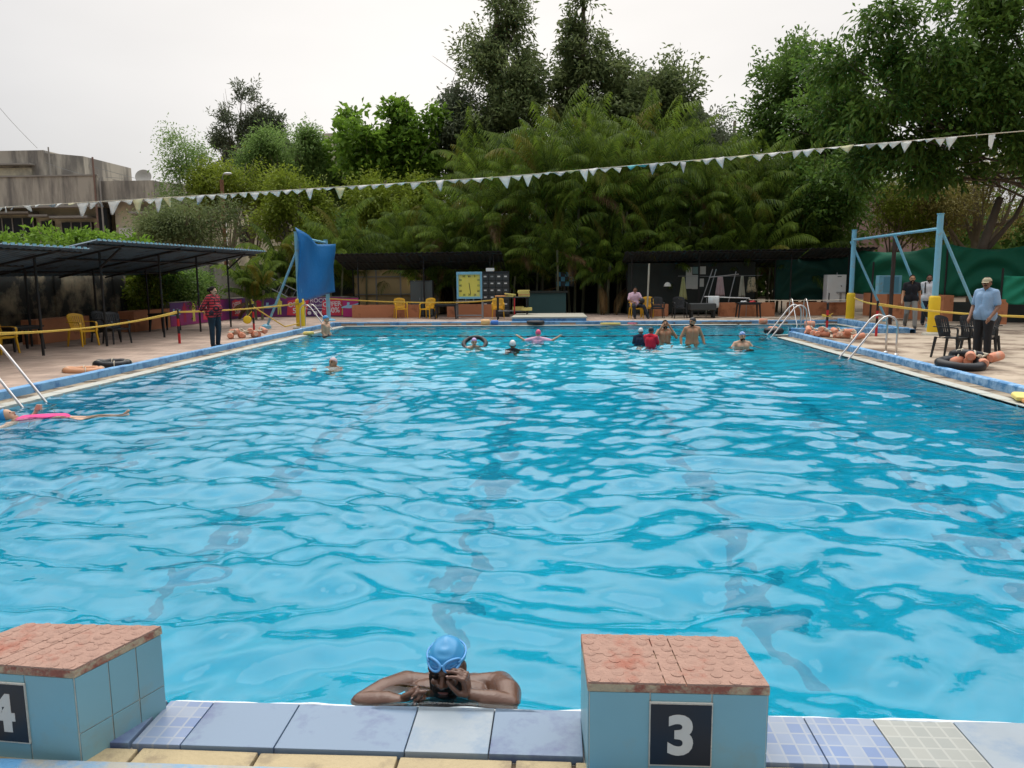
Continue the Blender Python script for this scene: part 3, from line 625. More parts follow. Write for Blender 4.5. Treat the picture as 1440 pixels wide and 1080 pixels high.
# ------------------------------------------------------------------ vegetation
def leaf_mat(name, c1, c2, transl=.35, rough=.5):
    m = bpy.data.materials.new(name); m.use_nodes = True; t = m.node_tree; p = t.nodes['Principled BSDF']; o = t.nodes['Material Output']
    p.inputs['Roughness'].default_value = rough; p.inputs['Specular IOR Level'].default_value = .16
    g = t.nodes.new('ShaderNodeNewGeometry'); co = t.nodes.new('ShaderNodeTexCoord'); nz = t.nodes.new('ShaderNodeTexNoise'); nz.inputs['Scale'].default_value = .7; nz.inputs['Detail'].default_value = 3
    t.links.new(co.outputs['Object'], nz.inputs['Vector'])
    ad = t.nodes.new('ShaderNodeMath'); ad.operation = 'MULTIPLY_ADD'; t.links.new(g.outputs['Random Per Island'], ad.inputs[0]); ad.inputs[1].default_value = .55
    sb = t.nodes.new('ShaderNodeMapRange'); t.links.new(nz.outputs[0], sb.inputs['Value']); sb.inputs['From Min'].default_value = .3; sb.inputs['From Max'].default_value = .7; sb.inputs['To Min'].default_value = -.05; sb.inputs['To Max'].default_value = .5
    t.links.new(sb.outputs[0], ad.inputs[2])
    mx = t.nodes.new('ShaderNodeMix'); mx.data_type = 'RGBA'; mx.inputs['A'].default_value = (*c1, 1); mx.inputs['B'].default_value = (*c2, 1); t.links.new(ad.outputs[0], mx.inputs['Factor'])
    t.links.new(mx.outputs['Result'], p.inputs['Base Color'])
    tr = t.nodes.new('ShaderNodeBsdfTranslucent'); t.links.new(mx.outputs['Result'], tr.inputs['Color'])
    ms = t.nodes.new('ShaderNodeMixShader'); ms.inputs[0].default_value = transl; t.links.new(p.outputs[0], ms.inputs[1]); t.links.new(tr.outputs[0], ms.inputs[2]); t.links.new(ms.outputs[0], o.inputs[0])
    return m
M_bark = mat('bark', (.13, .10, .075), .95, .3, 5, .6, 25); M_barkp = mat('bark_pale', (.20, .165, .12), .9, .25, 5, .5, 25)
M_palmstem = mat('palm_stem', (.17, .17, .10), .8, .25, 3, .3, 20)
def mesh_np(name, V, F, m):
    me = bpy.data.meshes.new(name); V = np.asarray(V, dtype=np.float32); F = np.asarray(F, dtype=np.int32)
    me.vertices.add(len(V)); me.vertices.foreach_set('co', V.ravel()); k = F.shape[1]
    me.loops.add(F.size); me.loops.foreach_set('vertex_index', F.ravel()); me.polygons.add(len(F))
    me.polygons.foreach_set('loop_start', np.arange(0, F.size, k, dtype=np.int32)); me.polygons.foreach_set('loop_total', np.full(len(F), k, dtype=np.int32))
    me.update(calc_edges=True); me.validate(); me.materials.append(m); return me
def norm(a): return a / (np.linalg.norm(a, axis=-1, keepdims=True) + 1e-9)
def leaves(rng, C, out, n, ln, wd, spread, droop, scatter):
    """n leaves round every cluster centre C, pointing along `out` with spread; each a folded six-vertex blade"""
    m = len(C); base = np.repeat(C, n, 0) + rng.normal(0, scatter, (m * n, 3)); d = np.repeat(out, n, 0) + rng.normal(0, spread, (m * n, 3)); d[:, 2] -= droop; d = norm(d)
    s = norm(np.cross(d, rng.normal(0, 1, (m * n, 3)) * .6 + np.array([0, 0, 1.0]))); u = np.cross(s, d)
    L_ = ln * rng.uniform(.6, 1.25, (m * n, 1)); W_ = wd * rng.uniform(.7, 1.2, (m * n, 1))
    a = base; mid = base + d * L_ * .5; tip = base + d * L_ - np.array([0, 0, 1]) * L_ * .18
    V = np.stack([a, mid + s * W_ * .5 + u * W_ * .18, tip, mid - s * W_ * .5 + u * W_ * .18], 1).reshape(-1, 3)
    F = np.arange(m * n * 4).reshape(-1, 4)
    return V, F
def tree(name, label, base, blobs, nclus, per, ln, wd, m, trunk_r=.2, trunk_top=None, bark=None, droop=.2, spread=.7, scatter=.15, shell=.5, seed=1, group=None, outw=1.0, limbs=True, cat='tree', trunk_base=None):
    """blobs: (x,y,z,rx,ry,rz) in world metres; leaf clusters fill them unevenly; limbs run from the trunk to every blob"""
    rng = np.random.default_rng(seed); base = np.array(base, float)
    root = empty(name, tuple(base), 0, label, cat, group)
    vol = np.array([b[3] * b[4] * b[5] for b in blobs]) ** .75; pick = rng.choice(len(blobs), nclus * 2, p=vol / vol.sum()); B_ = np.array(blobs, float)[pick]
    d = norm(rng.normal(0, 1, (nclus * 2, 3))); r = rng.random((nclus * 2, 1)) ** shell
    wob = 1 + .28 * np.sin(d[:, :1] * 5 + pick[:, None] * 1.7) * np.cos(d[:, 2:3] * 6 + pick[:, None])
    C = B_[:, :3] + d * r * B_[:, 3:6] * wob
    nzv = np.array([noise.noise((c[0] * .8, c[1] * .8, c[2] * .8 + seed)) for c in C]); keep = nzv > np.quantile(nzv, .42); C = C[keep][:nclus]; d = d[keep][:nclus]
    V, F = leaves(rng, C - base, norm(d * outw + np.array([0, 0, .25])), per, ln, wd, spread, droop, scatter)
    link_mesh('crown', mesh_np('crown', V, F, m), root)
    if limbs:
        bk = bark or M_bark; top = np.array(trunk_top if trunk_top is not None else np.array(blobs)[:, :3].mean(0), float); tb = np.array(trunk_base, float) if trunk_base is not None else base
        mb = MB(); k = 9; pts = [tuple(tb - base + (top - tb) * (i / (k - 1)) + np.array([noise.noise((i * .5, seed, 0)), noise.noise((i * .5, seed, 9)), 0]) * .35 * min(i, 3) / 3) for i in range(k)]
        mb.tube(pts, [trunk_r * (1.25 if i == 0 else 1) * (1 - .55 * i / (k - 1)) for i in range(k)], 9)
        for b in blobs:
            s = rng.uniform(.35, .85); p0 = np.array(pts[int(s * (k - 1))]); p1 = np.array(b[:3]) - base
            q = [tuple(p0 + (p1 - p0) * t_ + np.array([0, 0, -.12 * np.linalg.norm(p1 - p0) * t_ * (1 - t_) * 2]) + np.array([noise.noise((t_ * 3, b[0], seed)), noise.noise((t_ * 3, b[1], seed)), 0]) * .4 * t_) for t_ in np.linspace(0, 1, 7)]
            mb.tube(q, [trunk_r * .42 * (1 - .8 * t_) for t_ in np.linspace(0, 1, 7)], 6)
            for z_ in range(3):
                e = p1 + rng.normal(0, .45, 3) * np.array(b[3:6]); mb.tube([q[4], tuple((np.array(q[4]) + e) / 2 + rng.normal(0, .1, 3)), tuple(e)], [trunk_r * .16, trunk_r * .1, trunk_r * .03], 5)
        mb.build('trunk', bk, root, smooth=True)
    return root
Lf_dark = leaf_mat('leaves_dark_evergreen', (.07, .11, .042), (.24, .285, .11), .45)
Lf_green = leaf_mat('leaves_mid_green', (.05, .105, .024), (.18, .29, .06), .45)
Lf_bright = leaf_mat('leaves_bright_green', (.075, .15, .018), (.24, .40, .05), .5)
Lf_feather = leaf_mat('leaves_feathery_green', (.10, .18, .045), (.27, .40, .11), .5)
Lf_yellow = leaf_mat('leaves_yellow_green', (.11, .16, .016), (.30, .37, .045), .45)
Lf_big = leaf_mat('leaves_glossy_deep_green', (.032, .082, .018), (.175, .285, .05), .42, .42)
Lf_dry = leaf_mat('leaves_dry_olive', (.16, .14, .04), (.33, .29, .09), .35)
Lf_silver = leaf_mat('leaves_silver_oak', (.07, .095, .055), (.19, .22, .13), .4)
Lf_palm = leaf_mat('palm_fronds_green', (.016, .044, .009), (.21, .30, .038), .42, .5); Lf_palmy = leaf_mat('palm_fronds_yellowing', (.07, .085, .012), (.22, .20, .03), .3); Lf_palmb = leaf_mat('palm_fronds_dead', (.10, .065, .03), (.20, .12, .045), .2)

def conical(cx, cy, z0, z1, r, seed, n=13):
    rg = random.Random(seed); out_ = []
    for i in range(n):
        f = i / (n - 1); z = z0 + (z1 - z0) * f; rr = r * (1 - f) ** .7 * (.75 + .5 * rg.random()) + .45; a = rg.random() * 6.28; off = rr * .55 * rg.random()
        out_.append((cx + math.cos(a) * off, cy + math.sin(a) * off, z, rr, rr, .9 + .5 * rg.random()))
    return out_
def bushy(cx, cy, cz, rx, ry, rz, n, seed, s=.42):
    rg = random.Random(seed); out_ = []
    for i in range(n):
        a = rg.random() * 6.28; e = rg.uniform(-.6, 1); q = rg.uniform(.35, .85); k = s * rg.uniform(.7, 1.25)
        out_.append((cx + rx * q * math.cos(a) * math.cos(e), cy + ry * q * math.sin(a) * math.cos(e), cz + rz * q * math.sin(e), rx * k, ry * k, rz * k))
    return out_
# tall dark evergreens behind the palms
tree('evergreen_tree', 'tallest dark evergreen tree with a bare leader, left of centre above the palms', (-3.6, 48, 0), conical(-3.5, 48, 8.5, 19.0, 3.3, 3, 16), 3600, 8, .36, .12, Lf_dark, .24, (-3.8, 48, 19.3), spread=.8, scatter=.2, seed=3)
tree('evergreen_tree', 'lower pale leaved evergreen at the left flank of the tallest evergreen', (-6.4, 47, 0), conical(-6.2, 47, 7.5, 13.0, 1.9, 4, 9), 1300, 8, .32, .11, Lf_silver, .18, (-6.1, 47, 13), seed=4, scatter=.22)
tree('evergreen_tree', 'second tall evergreen tree with a pointed crown, right of the tallest one', (1.6, 48, 0), conical(1.6, 48, 8.0, 18.2, 2.9, 7, 15), 3300, 8, .36, .13, Lf_dark, .26, (1.5, 48, 17.8), spread=.8, scatter=.2, seed=5)
tree('evergreen_tree', 'rounder evergreen tree with leafy tufts to the right of the two tall ones', (5.6, 49, 0), bushy(5.4, 49, 11.6, 3.6, 3.0, 4.6, 13, 8), 2800, 8, .35, .14, Lf_dark, .26, (5.4, 49, 14), seed=6, scatter=.22)
tree('evergreen_tree', 'low brownish evergreen with a flat ragged top between the evergreens and the green trees', (10.4, 48, 0), bushy(10.4, 48, 9.6, 3.6, 2.6, 2.6, 10, 9), 1100, 7, .3, .09, Lf_silver, .2, (10.6, 48, 11), seed=7, scatter=.2)
# left-centre group
tree('almond_tree', 'bright green broad leaved tree in tiers left of the tall evergreens', (-10.6, 45, 0), bushy(-10.2, 45, 8.6, 3.9, 3, 3.1, 17, 12, .36) + [(-11.8, 45, 11.2, .7, .7, .7), (-9.2, 45, 11.3, 1.0, .9, .6), (-7.3, 45, 10.9, .8, .8, .6)], 1900, 8, .42, .24, Lf_bright, .22, (-10.2, 45, 10.5), spread=.75, scatter=.18, seed=12, droop=.1)
tree('rain_tree', 'feathery light green tree left of the almond tree', (-15.7, 46, 0), bushy(-15.9, 46, 8.2, 3.7, 2.8, 3.3, 30, 15, .25), 3600, 10, .26, .07, Lf_feather, .2, (-15.5, 46, 10), seed=15, scatter=.26, droop=.25)
tree('silver_oak', 'grey green silver oak with upright columns of foliage on the left', (-21.0, 52, 0), [b for k, (x, zt) in enumerate(((-22.6, 13.4), (-21.4, 14.4), (-20.3, 14.1), (-18.9, 12.2))) for b in conical(x, 52, 8.2, zt, .85, 20 + k, 8)], 3200, 9, .34, .085, Lf_silver, .2, (-20.9, 52, 11), M_bark, seed=16, scatter=.14, droop=-.2)
tree('sparse_tree', 'sparse pale green tree beside the concrete house', (-21.0, 43, 0), bushy(-21.0, 43, 7.6, 1.8, 1.5, 2.8, 10, 22, .36), 620, 9, .20, .07, Lf_feather, .1, (-21, 43, 9.2), M_barkp, seed=17, scatter=.3)
tree('garden_tree', 'olive green twiggy tree in front of the pale apartment block', (-18.2, 42, 0), bushy(-18.0, 42, 6.6, 2.6, 2, 2.4, 11, 23, .40), 1500, 8, .22, .08, Lf_yellow, .14, (-18, 42, 8), M_barkp, seed=18, scatter=.25)
tree('garden_tree', 'yellowish green tree behind the end of the left shelter', (-13.2, 38.5, 0), bushy(-13.0, 38.5, 4.8, 1.9, 1.6, 2.5, 10, 24, .42), 1300, 9, .20, .085, Lf_yellow, .12, (-13, 38.5, 6.5), seed=19, scatter=.22)
tree('garden_tree', 'dark shrubby tree with drooping twigs above the left shelter roof', (-17.6, 36, 0), bushy(-17.8, 36, 4.2, 2.9, 1.8, 1.9, 12, 25, .4), 1500, 9, .22, .06, Lf_dark, .12, (-17.6, 36, 5), M_barkp, seed=20, scatter=.28, droop=.3)
tree('garden_tree', 'dense mid green tree behind the blue tarp', (-9.4, 41, 0), bushy(-9.2, 41, 5.4, 2.8, 2, 2.6, 12, 26, .42), 1500, 8, .26, .1, Lf_yellow, .15, (-9.2, 41, 7), seed=21, scatter=.25)
tree('frangipani_tree', 'low spreading frangipani with bright leaves and white flowers over the left shelter', (-19.8, 29, 0), bushy(-20.5, 29, 2.85, 5.8, 2.4, 1.15, 20, 27, .30) + [(-16.3, 29, 2.9, .9, .8, .6)], 1300, 9, .32, .10, Lf_bright, .16, (-20, 29, 3.2), M_barkp, seed=22, scatter=.12, droop=0)
tree('hedge_shrub', 'leafy green hedge behind the end of the left shelter', (-14.9, 30.2, .1), bushy(-15.0, 30.2, 1.25, .9, 3.6, 1.05, 16, 28, .40), 1500, 8, .15, .07, Lf_green, .04, (-15, 30.2, 1.5), seed=23, scatter=.2, cat='shrub')
tree('hedge_shrub', 'brighter green shrub standing against the weathered wall', (-15.3, 27.0, .1), bushy(-15.2, 27.2, 1.5, .6, 1.1, 1.2, 8, 29, .42), 600, 8, .16, .07, Lf_yellow, .04, (-15.2, 27.2, 1.6), seed=24, scatter=.2, cat='shrub')
# right side trees
tree('mango_tree', 'tall dense green tree right of centre rising behind the small roof', (13.5, 42, 0), bushy(13.2, 42, 8.6, 4.0, 3, 4.6, 17, 31, .40) + [(11.7, 42, 12.2, 1.2, 1, 1.6), (12.6, 42, 13.3, .8, .8, 1.0)], 3800, 8, .32, .13, Lf_green, .3, (13, 42, 11), seed=31, scatter=.22)
tree('mango_tree', 'dark dense tree below the big branches, left of the green net', (12.2, 37.5, 0), bushy(12.0, 37.5, 4.6, 2.5, 2, 3.4, 13, 32, .42), 1900, 8, .28, .11, Lf_big, .2, (12, 37.5, 6), seed=32, scatter=.22)
tree('shade_tree', 'huge shade tree with long glossy leaves overhanging the top right corner', (25.0, 33.5, 0),
     [(10.4, 29, 9.3, 1.7, 1.6, .9), (11.6, 29, 7.9, 2.0, 1.8, 1.3), (12.9, 28, 9.3, 2.0, 1.8, 1.5), (13.0, 29, 6.6, 2.0, 1.8, 1.2), (14.6, 28, 7.9, 2.2, 2, 1.5), (15.8, 27, 9.8, 2.3, 2, 1.6), (16.4, 28, 6.4, 2.1, 1.8, 1.2), (18.2, 28, 8.2, 2.4, 2, 1.8), (17.6, 27, 11.4, 2.4, 2, 1.6), (14.6, 28, 11.2, 1.6, 1.6, 1.2), (11.2, 28, 10.6, 1.0, 1.0, .7), (19.4, 29, 6.2, 2, 2, 1.3), (10.2, 31, 7.8, 1.6, 1.5, 1.1), (19.8, 27, 10.5, 2.0, 2, 2), (13.6, 30, 5.5, 1.5, 1.5, .7), (17.9, 27, 5.4, 1.6, 1.5, .7), (12.0, 31, 6.2, 2.0, 1.6, 1.4), (14.4, 31, 6.6, 2.2, 1.6, 1.6), (16.6, 31, 8.2, 2.4, 1.8, 2.0), (18.6, 30, 10.2, 2.6, 2, 2.2), (20.6, 31, 8.0, 2.4, 2, 2.4), (15.0, 31, 9.6, 2.2, 1.8, 1.6), (18.6, 30, 6.8, 2.2, 1.8, 1.5), (12.6, 31, 8.4, 2.0, 1.6, 1.6)],
     6800, 8, .31, .112, Lf_big, .2, (19.5, 30.5, 10), spread=.75, scatter=.16, seed=33, droop=.35)
tree('thorn_tree', 'dry olive brown thorny tree above the green net', (21.0, 40, 0), bushy(21.0, 40, 5.2, 4.0, 2.4, 2.7, 13, 34, .36), 2300, 10, .16, .06, Lf_dry, .26, (20.8, 40, 6.5), M_barkp, seed=34, scatter=.3)
tree('thorn_tree', 'sparse yellow green thorny tree behind the blue frame', (17.4, 41, 0), bushy(17.4, 41, 4.8, 2.3, 2, 2.2, 9, 35, .4), 1200, 10, .16, .06, Lf_yellow, .16, (17.4, 41, 5.5), M_barkp, seed=35, scatter=.3)
tree('shade_tree', 'dark leafy tree behind the green net at the right picture edge', (25.0, 37, 0), bushy(24.8, 37, 5.6, 3.2, 2.4, 3.0, 12, 36, .42), 1500, 8, .3, .11, Lf_big, .3, (24.8, 37, 6), seed=36, scatter=.22)
mb = MB(); mb.tube([(0, 0, 0), (.1, 0, 1.5), (-.15, .1, 2.8), (.3, 0, 4.6)], [.22, .19, .17, .12], 10); mb.tube([(-.1, .05, 2.6), (1.0, .2, 3.9), (1.6, .2, 5.4)], [.11, .08, .04], 8)
_r = empty('shade_tree', (16.0, 29.7, 0), 0, 'thick mottled bare trunk rising through the green net behind the blue frame', 'tree'); mb.build('trunk', M_bark, _r, smooth=True)
# far wood closing the horizon behind everything
rng = np.random.default_rng(77); C = np.stack([rng.uniform(-60, 75, 11000), rng.uniform(60, 74, 11000), np.zeros(11000)], 1); hN = np.array([noise.noise((c[0] * .12, 2, 1)) for c in C]); C[:, 2] = rng.random(11000) ** .7 * (7.0 + 3.0 * hN); sel = C[:, 0] > -20 + 0 * C[:, 0]; C = C[sel]
V, F = leaves(rng, C, norm(rng.normal(0, 1, C.shape) + np.array([0, -.6, .5])), 6, .9, .5, .7, .1, .5)
tag(link_mesh('far_wood', mesh_np('far_wood', V, F, Lf_green)), 'dark leafy wood filling the gaps behind the palms and trees', 'wood', kind='stuff')

# areca palms
def palm_mesh(seed, nst, hmin, hmax, fl):
    rg = random.Random(seed); VV = {0: [], 1: [], 2: []}; stem = MB()
    def frond(o, az, el, L_, k, bend):
        d0 = Vector((math.cos(az), math.sin(az), 0)); p = Vector(o); n = 30; seg = L_ / n; e = el; pts = [p.copy()]; sw = rg.uniform(-.25, .25)
        for i in range(n):
            p = p + ((d0 * math.cos(sw * i / n) + Vector((-d0.y, d0.x, 0)) * math.sin(sw * i / n)) * math.cos(e) + Vector((0, 0, 1)) * math.sin(e)) * seg; pts.append(p.copy()); e -= bend * (.15 + 1.9 * (i / n) ** 1.2) / n
        side = Vector((-d0.y, d0.x, 0)); m_ = VV[k]; tw = rg.uniform(-.6, .6)
        for i in range(4, n + 1):
            q = pts[i]; tdir = (pts[min(i + 1, n)] - pts[i - 1]).normalized(); up = side.cross(tdir); f = (i - 4) / (n - 4)
            ll = L_ * .24 * (math.sin(math.pi * min(1, .22 + f * .74)) ** .6) * rg.uniform(.85, 1.1)
            for sg in (-1, 1):
                dr = side * sg * .75 + tdir * (.6 + .5 * f) + up * (.42 + tw * sg * .3); dr.normalize()
                mid = q + dr * ll * .5; tip = mid + (dr * .55 + Vector((0, 0, -.85))).normalized() * ll * .55; wv = tdir * (.034 + .014 * rg.random())
                m_.append((q - wv * .4, mid - wv, tip, mid + wv))
        stem.mi = (1, 1, 2)[k]; rp = pts[::3]; stem.tube(rp, [.026 * (1 - .85 * i / (len(rp) - 1)) for i in range(len(rp))], 5, cap=False)
    for s in range(nst):
        a = rg.random() * 6.28; r0 = rg.uniform(.1, .55); h = rg.uniform(hmin, hmax); lean = rg.uniform(.02, .13); b0 = Vector((math.cos(a) * r0, math.sin(a) * r0, 0)); pts = [b0 + Vector((math.cos(a), math.sin(a), 0)) * (lean * h * (t_ ** 1.5)) + Vector((0, 0, h * t_)) for t_ in (0, .25, .5, .75, 1)]
        stem.mi = 0; stem.tube(pts, [.075, .062, .058, .056, .07], 7); top = pts[-1]
        nf = rg.randint(8, 10); a0 = rg.random() * 6.28
        for i in range(nf):
            k = 0 if rg.random() < .92 else 1
            el = R(86) - (i / nf) * R(62) + rg.uniform(-.12, .12)
            frond(top + Vector((0, 0, .25 * (1 - i / nf))), a0 + i * 2.4, el, fl * rg.uniform(.8, 1.15), k, rg.uniform(.95, 1.5) + .6 * i / nf)
        if rg.random() < .3: frond(top - Vector((0, 0, .1)), a0 + 1, R(-5), fl * .85, 2, 1.6)
    V = []; 
    for k in (0, 1, 2): V += VV[k]
    arr = np.array([[tuple(v) for v in q] for q in V], dtype=np.float32).reshape(-1, 3); F = np.arange(len(arr)).reshape(-1, 4)
    me = mesh_np('palm_crown', arr, F, Lf_palm); me.materials.append(Lf_palmy); me.materials.append(Lf_palmb)
    mi = np.concatenate([np.full(len(VV[k]), k) for k in (0, 1, 2)]).astype(np.int32); me.polygons.foreach_set('material_index', mi)
    sm = bpy.data.meshes.new('palm_trunk'); stem.bm.to_mesh(sm); stem.bm.free(); [sm.materials.append(x) for x in (M_palmstem, Lf_palm, Lf_palmb)]
    return me, sm
PM = [palm_mesh(1, 5, 4.2, 7.0, 3.9), palm_mesh(2, 4, 5.4, 7.6, 4.1), palm_mesh(3, 5, 2.8, 5.8, 3.7), palm_mesh(4, 4, 1.6, 3.6, 3.2), palm_mesh(5, 4, .8, 1.8, 1.9)]
pg = 'palms of the dense grove behind the far shelters'
palms = [(-8.6, 37.5, 3, .85), (-7.2, 36.6, 2, .66), (-6.0, 38.5, 3, 1.0), (-5.0, 37.0, 2, .84), (-4.2, 40.6, 0, 1.02), (-3.2, 36.8, 2, .98), (-2.0, 39.2, 1, .98), (-1.2, 36.4, 0, .96), (.2, 40.2, 1, 1.06), (.7, 36.6, 2, 1.06), (2.0, 38.6, 1, 1.08), (2.6, 36.2, 0, .92), (3.6, 40.4, 1, 1.14), (4.3, 37.2, 2, 1.08), (5.4, 39.0, 1, 1.04), (6.2, 36.6, 0, .95), (7.4, 38.8, 1, .98), (8.2, 36.8, 2, .95), (9.4, 38.6, 0, 1.0), (10.4, 37.0, 2, .96), (.1, 35.2, 3, .85), (-2.5, 35.5, 3, .8), (-4.6, 35.5, 3, .8), (3.7, 35.3, 3, .9), (6.9, 35.5, 3, .85), (9.2, 35.4, 3, .95), (11.0, 35.4, 3, .85), (-9.6, 36.4, 3, .8), (-6.4, 35.6, 3, .66), (5.3, 35.4, 4, 1.2), (1.9, 35.3, 4, 1.3)]
for i, (x, y, k, s) in enumerate(palms):
    r_ = empty('areca_palm', (x, y + .9, 0), rnd.random() * 6.28, 'areca palm with arching fronds in the dense grove behind the far shelters', 'palm', pg); q_ = rnd.uniform(.84, 1.04); r_.scale = (s * .97, s * .97, s * q_)
    link_mesh('crown', PM[k][0], r_); link_mesh('trunk', PM[k][1], r_)
for (x, y, k, s, lb) in ((-12.9, 36.4, 4, 1.2, 'small palm with drooping fronds behind the aluminium ladder'), (-10.9, 36.2, 3, .85, 'feathery palm just left of the blue tarp'), (-13.2, 32.5, 4, .85, 'low palm arching out beside the left shelter end')):
    r_ = empty('areca_palm', (x, y, 0), rnd.random() * 6.28, lb, 'palm'); r_.scale = (s, s, s); link_mesh('crown', PM[k][0], r_); link_mesh('trunk', PM[k][1], r_)
# ------------------------------------------------------------------ furniture and pool things
M_yel = mat('yellow_plastic', (.72, .40, .02), .4, .08, 4, .02, 40); M_blk = mat('black_plastic', (.018, .019, .020), .45, .2, 5); M_steel = mat('stainless_steel', (.62, .60, .58), .28, .06, 8, metal=.9)
M_frameb = mat('light_blue_paint', (.20, .47, .62), .5, .12, 4, .05, 40, dirt=(.30, .36, .36), dscale=5, damt=.25); M_yelpad = mat('yellow_pad', (.78, .52, .02), .55, .08, 5, .1, 20)
M_red = mat('red_paint', (.50, .02, .025), .5, .15, 6); M_rope = mat('yellow_rope', (.70, .48, .09), .8, .15, 30, .3, 120); M_ropew = mat('pale_rope', (.62, .55, .42), .85, .15, 20, .3, 120)
M_float = mat('orange_float', (.68, .27, .16), .65, .15, 8, .15, 30, dirt=(.55, .36, .26), dscale=6, damt=.4); M_rub = mat('black_rubber', (.014, .015, .018), .45, .25, 6, .05, 30)
M_cream = mat('cream_paint', (.44, .42, .34), .6, .08, 3, .1, 30); M_kick = mat('yellow_foam', (.70, .58, .18), .7, .1, 6); M_kicko = mat('orange_foam', (.70, .34, .12), .7, .1, 6); M_wht = mat('white_paint', (.70, .70, .68), .5, .06, 4); M_bluef = mat('blue_foam', (.04, .16, .50), .6, .1, 5)
M_dgrey = mat('dark_grey_steel', (.05, .055, .055), .5, .2, 4); M_galv = mat('galvanised_steel', (.34, .35, .35), .45, .12, 8, metal=.6)
def make_chair(label, mt, slots=True):
    r = empty('plastic_armchair', (0, 0, 0), 0, label, 'chair')
    mb = MB(); mb.grid([[(-.22 + .44 * i / 6, -.23 + .44 * j / 6, .43 - .018 * math.sin(math.pi * i / 6) + (.012 if j == 0 else 0) * -1) for j in range(7)] for i in range(7)], .014); mb.box((0, -.225, .405), (.44, .016, .05), bev=.005); mb.build('seat', mt, r)
    mb = MB(); zt = .86
    def bp(x, z): f = (z - .43) / .43; return Vector((x * (1 + .10 * f), .20 + .13 * f + .06 * (abs(x) / .22) ** 2 * -1, z))
    mb.grid([[bp(-.21 + .42 * i / 8, zt - .05 - .05 * (abs(i - 4) / 4) ** 2 + .07 * j / 2) for j in range(3)] for i in range(9)], .014)
    mb.grid([[bp(-.21 + .42 * i / 8, .43 + .09 * j / 2) for j in range(3)] for i in range(9)], .014)
    for i in range(9):
        x = -.205 + .41 * i / 8; w = .016 if 0 < i < 8 else .022
        mb.grid([[bp(x - w, .5 + .31 * j / 5) for j in range(6)], [bp(x + w, .5 + .31 * j / 5) for j in range(6)]], .012)
    mb.build('backrest', mt, r)
    for s in (-1, 1):
        mb = MB(); mb.grid([[(s * (.245 + o), y, z) for (y, z) in ((-.25, .40), (-.255, .60), (-.235, .645), (-.1, .66), (.1, .655), (.26, .66))] for o in (-.025, .03)], .016); mb.build('armrest', mt, r)
        for (y0, y1) in ((-.23, -.275), (.21, .27)):
            mb = MB(); mb.tube([(s * .225, y0, .44), (s * .255, y1, 0.0)], [.032, .022], 4); mb.build('leg', mt, r)
    return r
yc = make_chair('reclined yellow plastic armchair by the posts of the left shelter', M_yel); yg = 'yellow plastic armchairs round the pool'
yc['group'] = yg; place(yc, (-12.85, 19.75, .1), R(72))
def chair(src, x, y, rz, label, group): return place(copy_tree(src), (x, y, .1), R(rz), label, group)
chair(yc, -13.55, 17.6, 80, 'yellow armchair cut off by the left picture edge beside the dark table', yg)
chair(yc, -6.85, 32.75, 22, 'yellow armchair turned right, first from the left at the far end', yg)
chair(yc, -5.6, 32.45, -22, 'yellow armchair turned left beside the small dark table at the far end', yg)
chair(yc, -2.55, 32.2, 5, 'yellow armchair half hidden behind the kickboard table', yg)
chair(yc, 3.22, 31.75, 5, 'yellow chair under the seated person in pink', yg)
chair(yc, 3.75, 32.35, -10, 'empty yellow armchair behind the seated person in pink', yg)
bg = 'black plastic armchairs'
bc = make_chair('black armchair nearest the lane floats, its side to the pool', M_blk); bc['group'] = bg; place(bc, (8.22, 16.35, .1), R(35))
chair(bc, 8.78, 16.45, 10, 'black armchair standing beside the man in the blue shirt', bg)
chair(bc, 9.02, 16.75, -70, 'black armchair partly hidden behind the man in the blue shirt', bg)
chair(bc, 4.1, 31.85, 0, 'black high backed armchair right of the white pole at the far end', bg)
chair(bc, 5.0, 31.75, 3, 'black high backed armchair left of the orange wall piece', bg)
chair(bc, -12.35, 20.5, 60, 'black chair in the shade between the left shelter posts', bg)
chair(bc, -13.1, 21.2, 75, 'black chair in the shade against the orange planter', bg)
def make_table(label, mt, wx, wy, h, name='low_table'):
    r = empty(name, (0, 0, 0), 0, label, 'table'); mb = MB(); mb.box((0, 0, h - .02), (wx, wy, .04), bev=.01); mb.box((0, 0, h - .06), (wx - .08, wy - .08, .06)); mb.build('tabletop', mt, r)
    for sx in (-1, 1):
        for sy in (-1, 1):
            mb = MB(); mb.tube([(sx * (wx / 2 - .08), sy * (wy / 2 - .08), h - .05), (sx * (wx / 2 - .03), sy * (wy / 2 - .03), 0)], [.05, .03], 4); mb.build('leg', mt, r)
    return r
tg = 'small dark plastic tables'
dt = make_table('small dark table beside the second far yellow chair', M_blk, .95, .6, .62); dt['group'] = tg; place(dt, (-4.75, 32.1, .1))
def table(x, y, rz, label): return place(copy_tree(dt), (x, y, .1), R(rz), label, tg)
table(7.85, 32.0, 0, 'small dark table with clothes on it before the far right orange wall')
table(-13.55, 25.4, 80, 'small dark table at the left end of the purple banner')
table(-13.7, 18.5, 80, 'small dark table at the left picture edge between yellow chairs')
for (x, y, a, lb, mt) in ((7.65, 32.0, .2, 'white cloth bundle on the small far table', M_wht), (8.0, 31.95, .5, 'red cloth folded on the small far table', M_red)):
    mb = MB(); mb.grid([[(i * .05 - .12, j * .05 - .1, .04 + .035 * noise.noise((i * .6, j * .6, a)) - .03 * ((i - 2.5) ** 2 + (j - 2) ** 2) / 8) for j in range(5)] for i in range(6)], .03)
    o = tag(mb.build('cloth_bundle', mt, smooth=True), lb, 'cloth'); o.location = (x, y, .74)
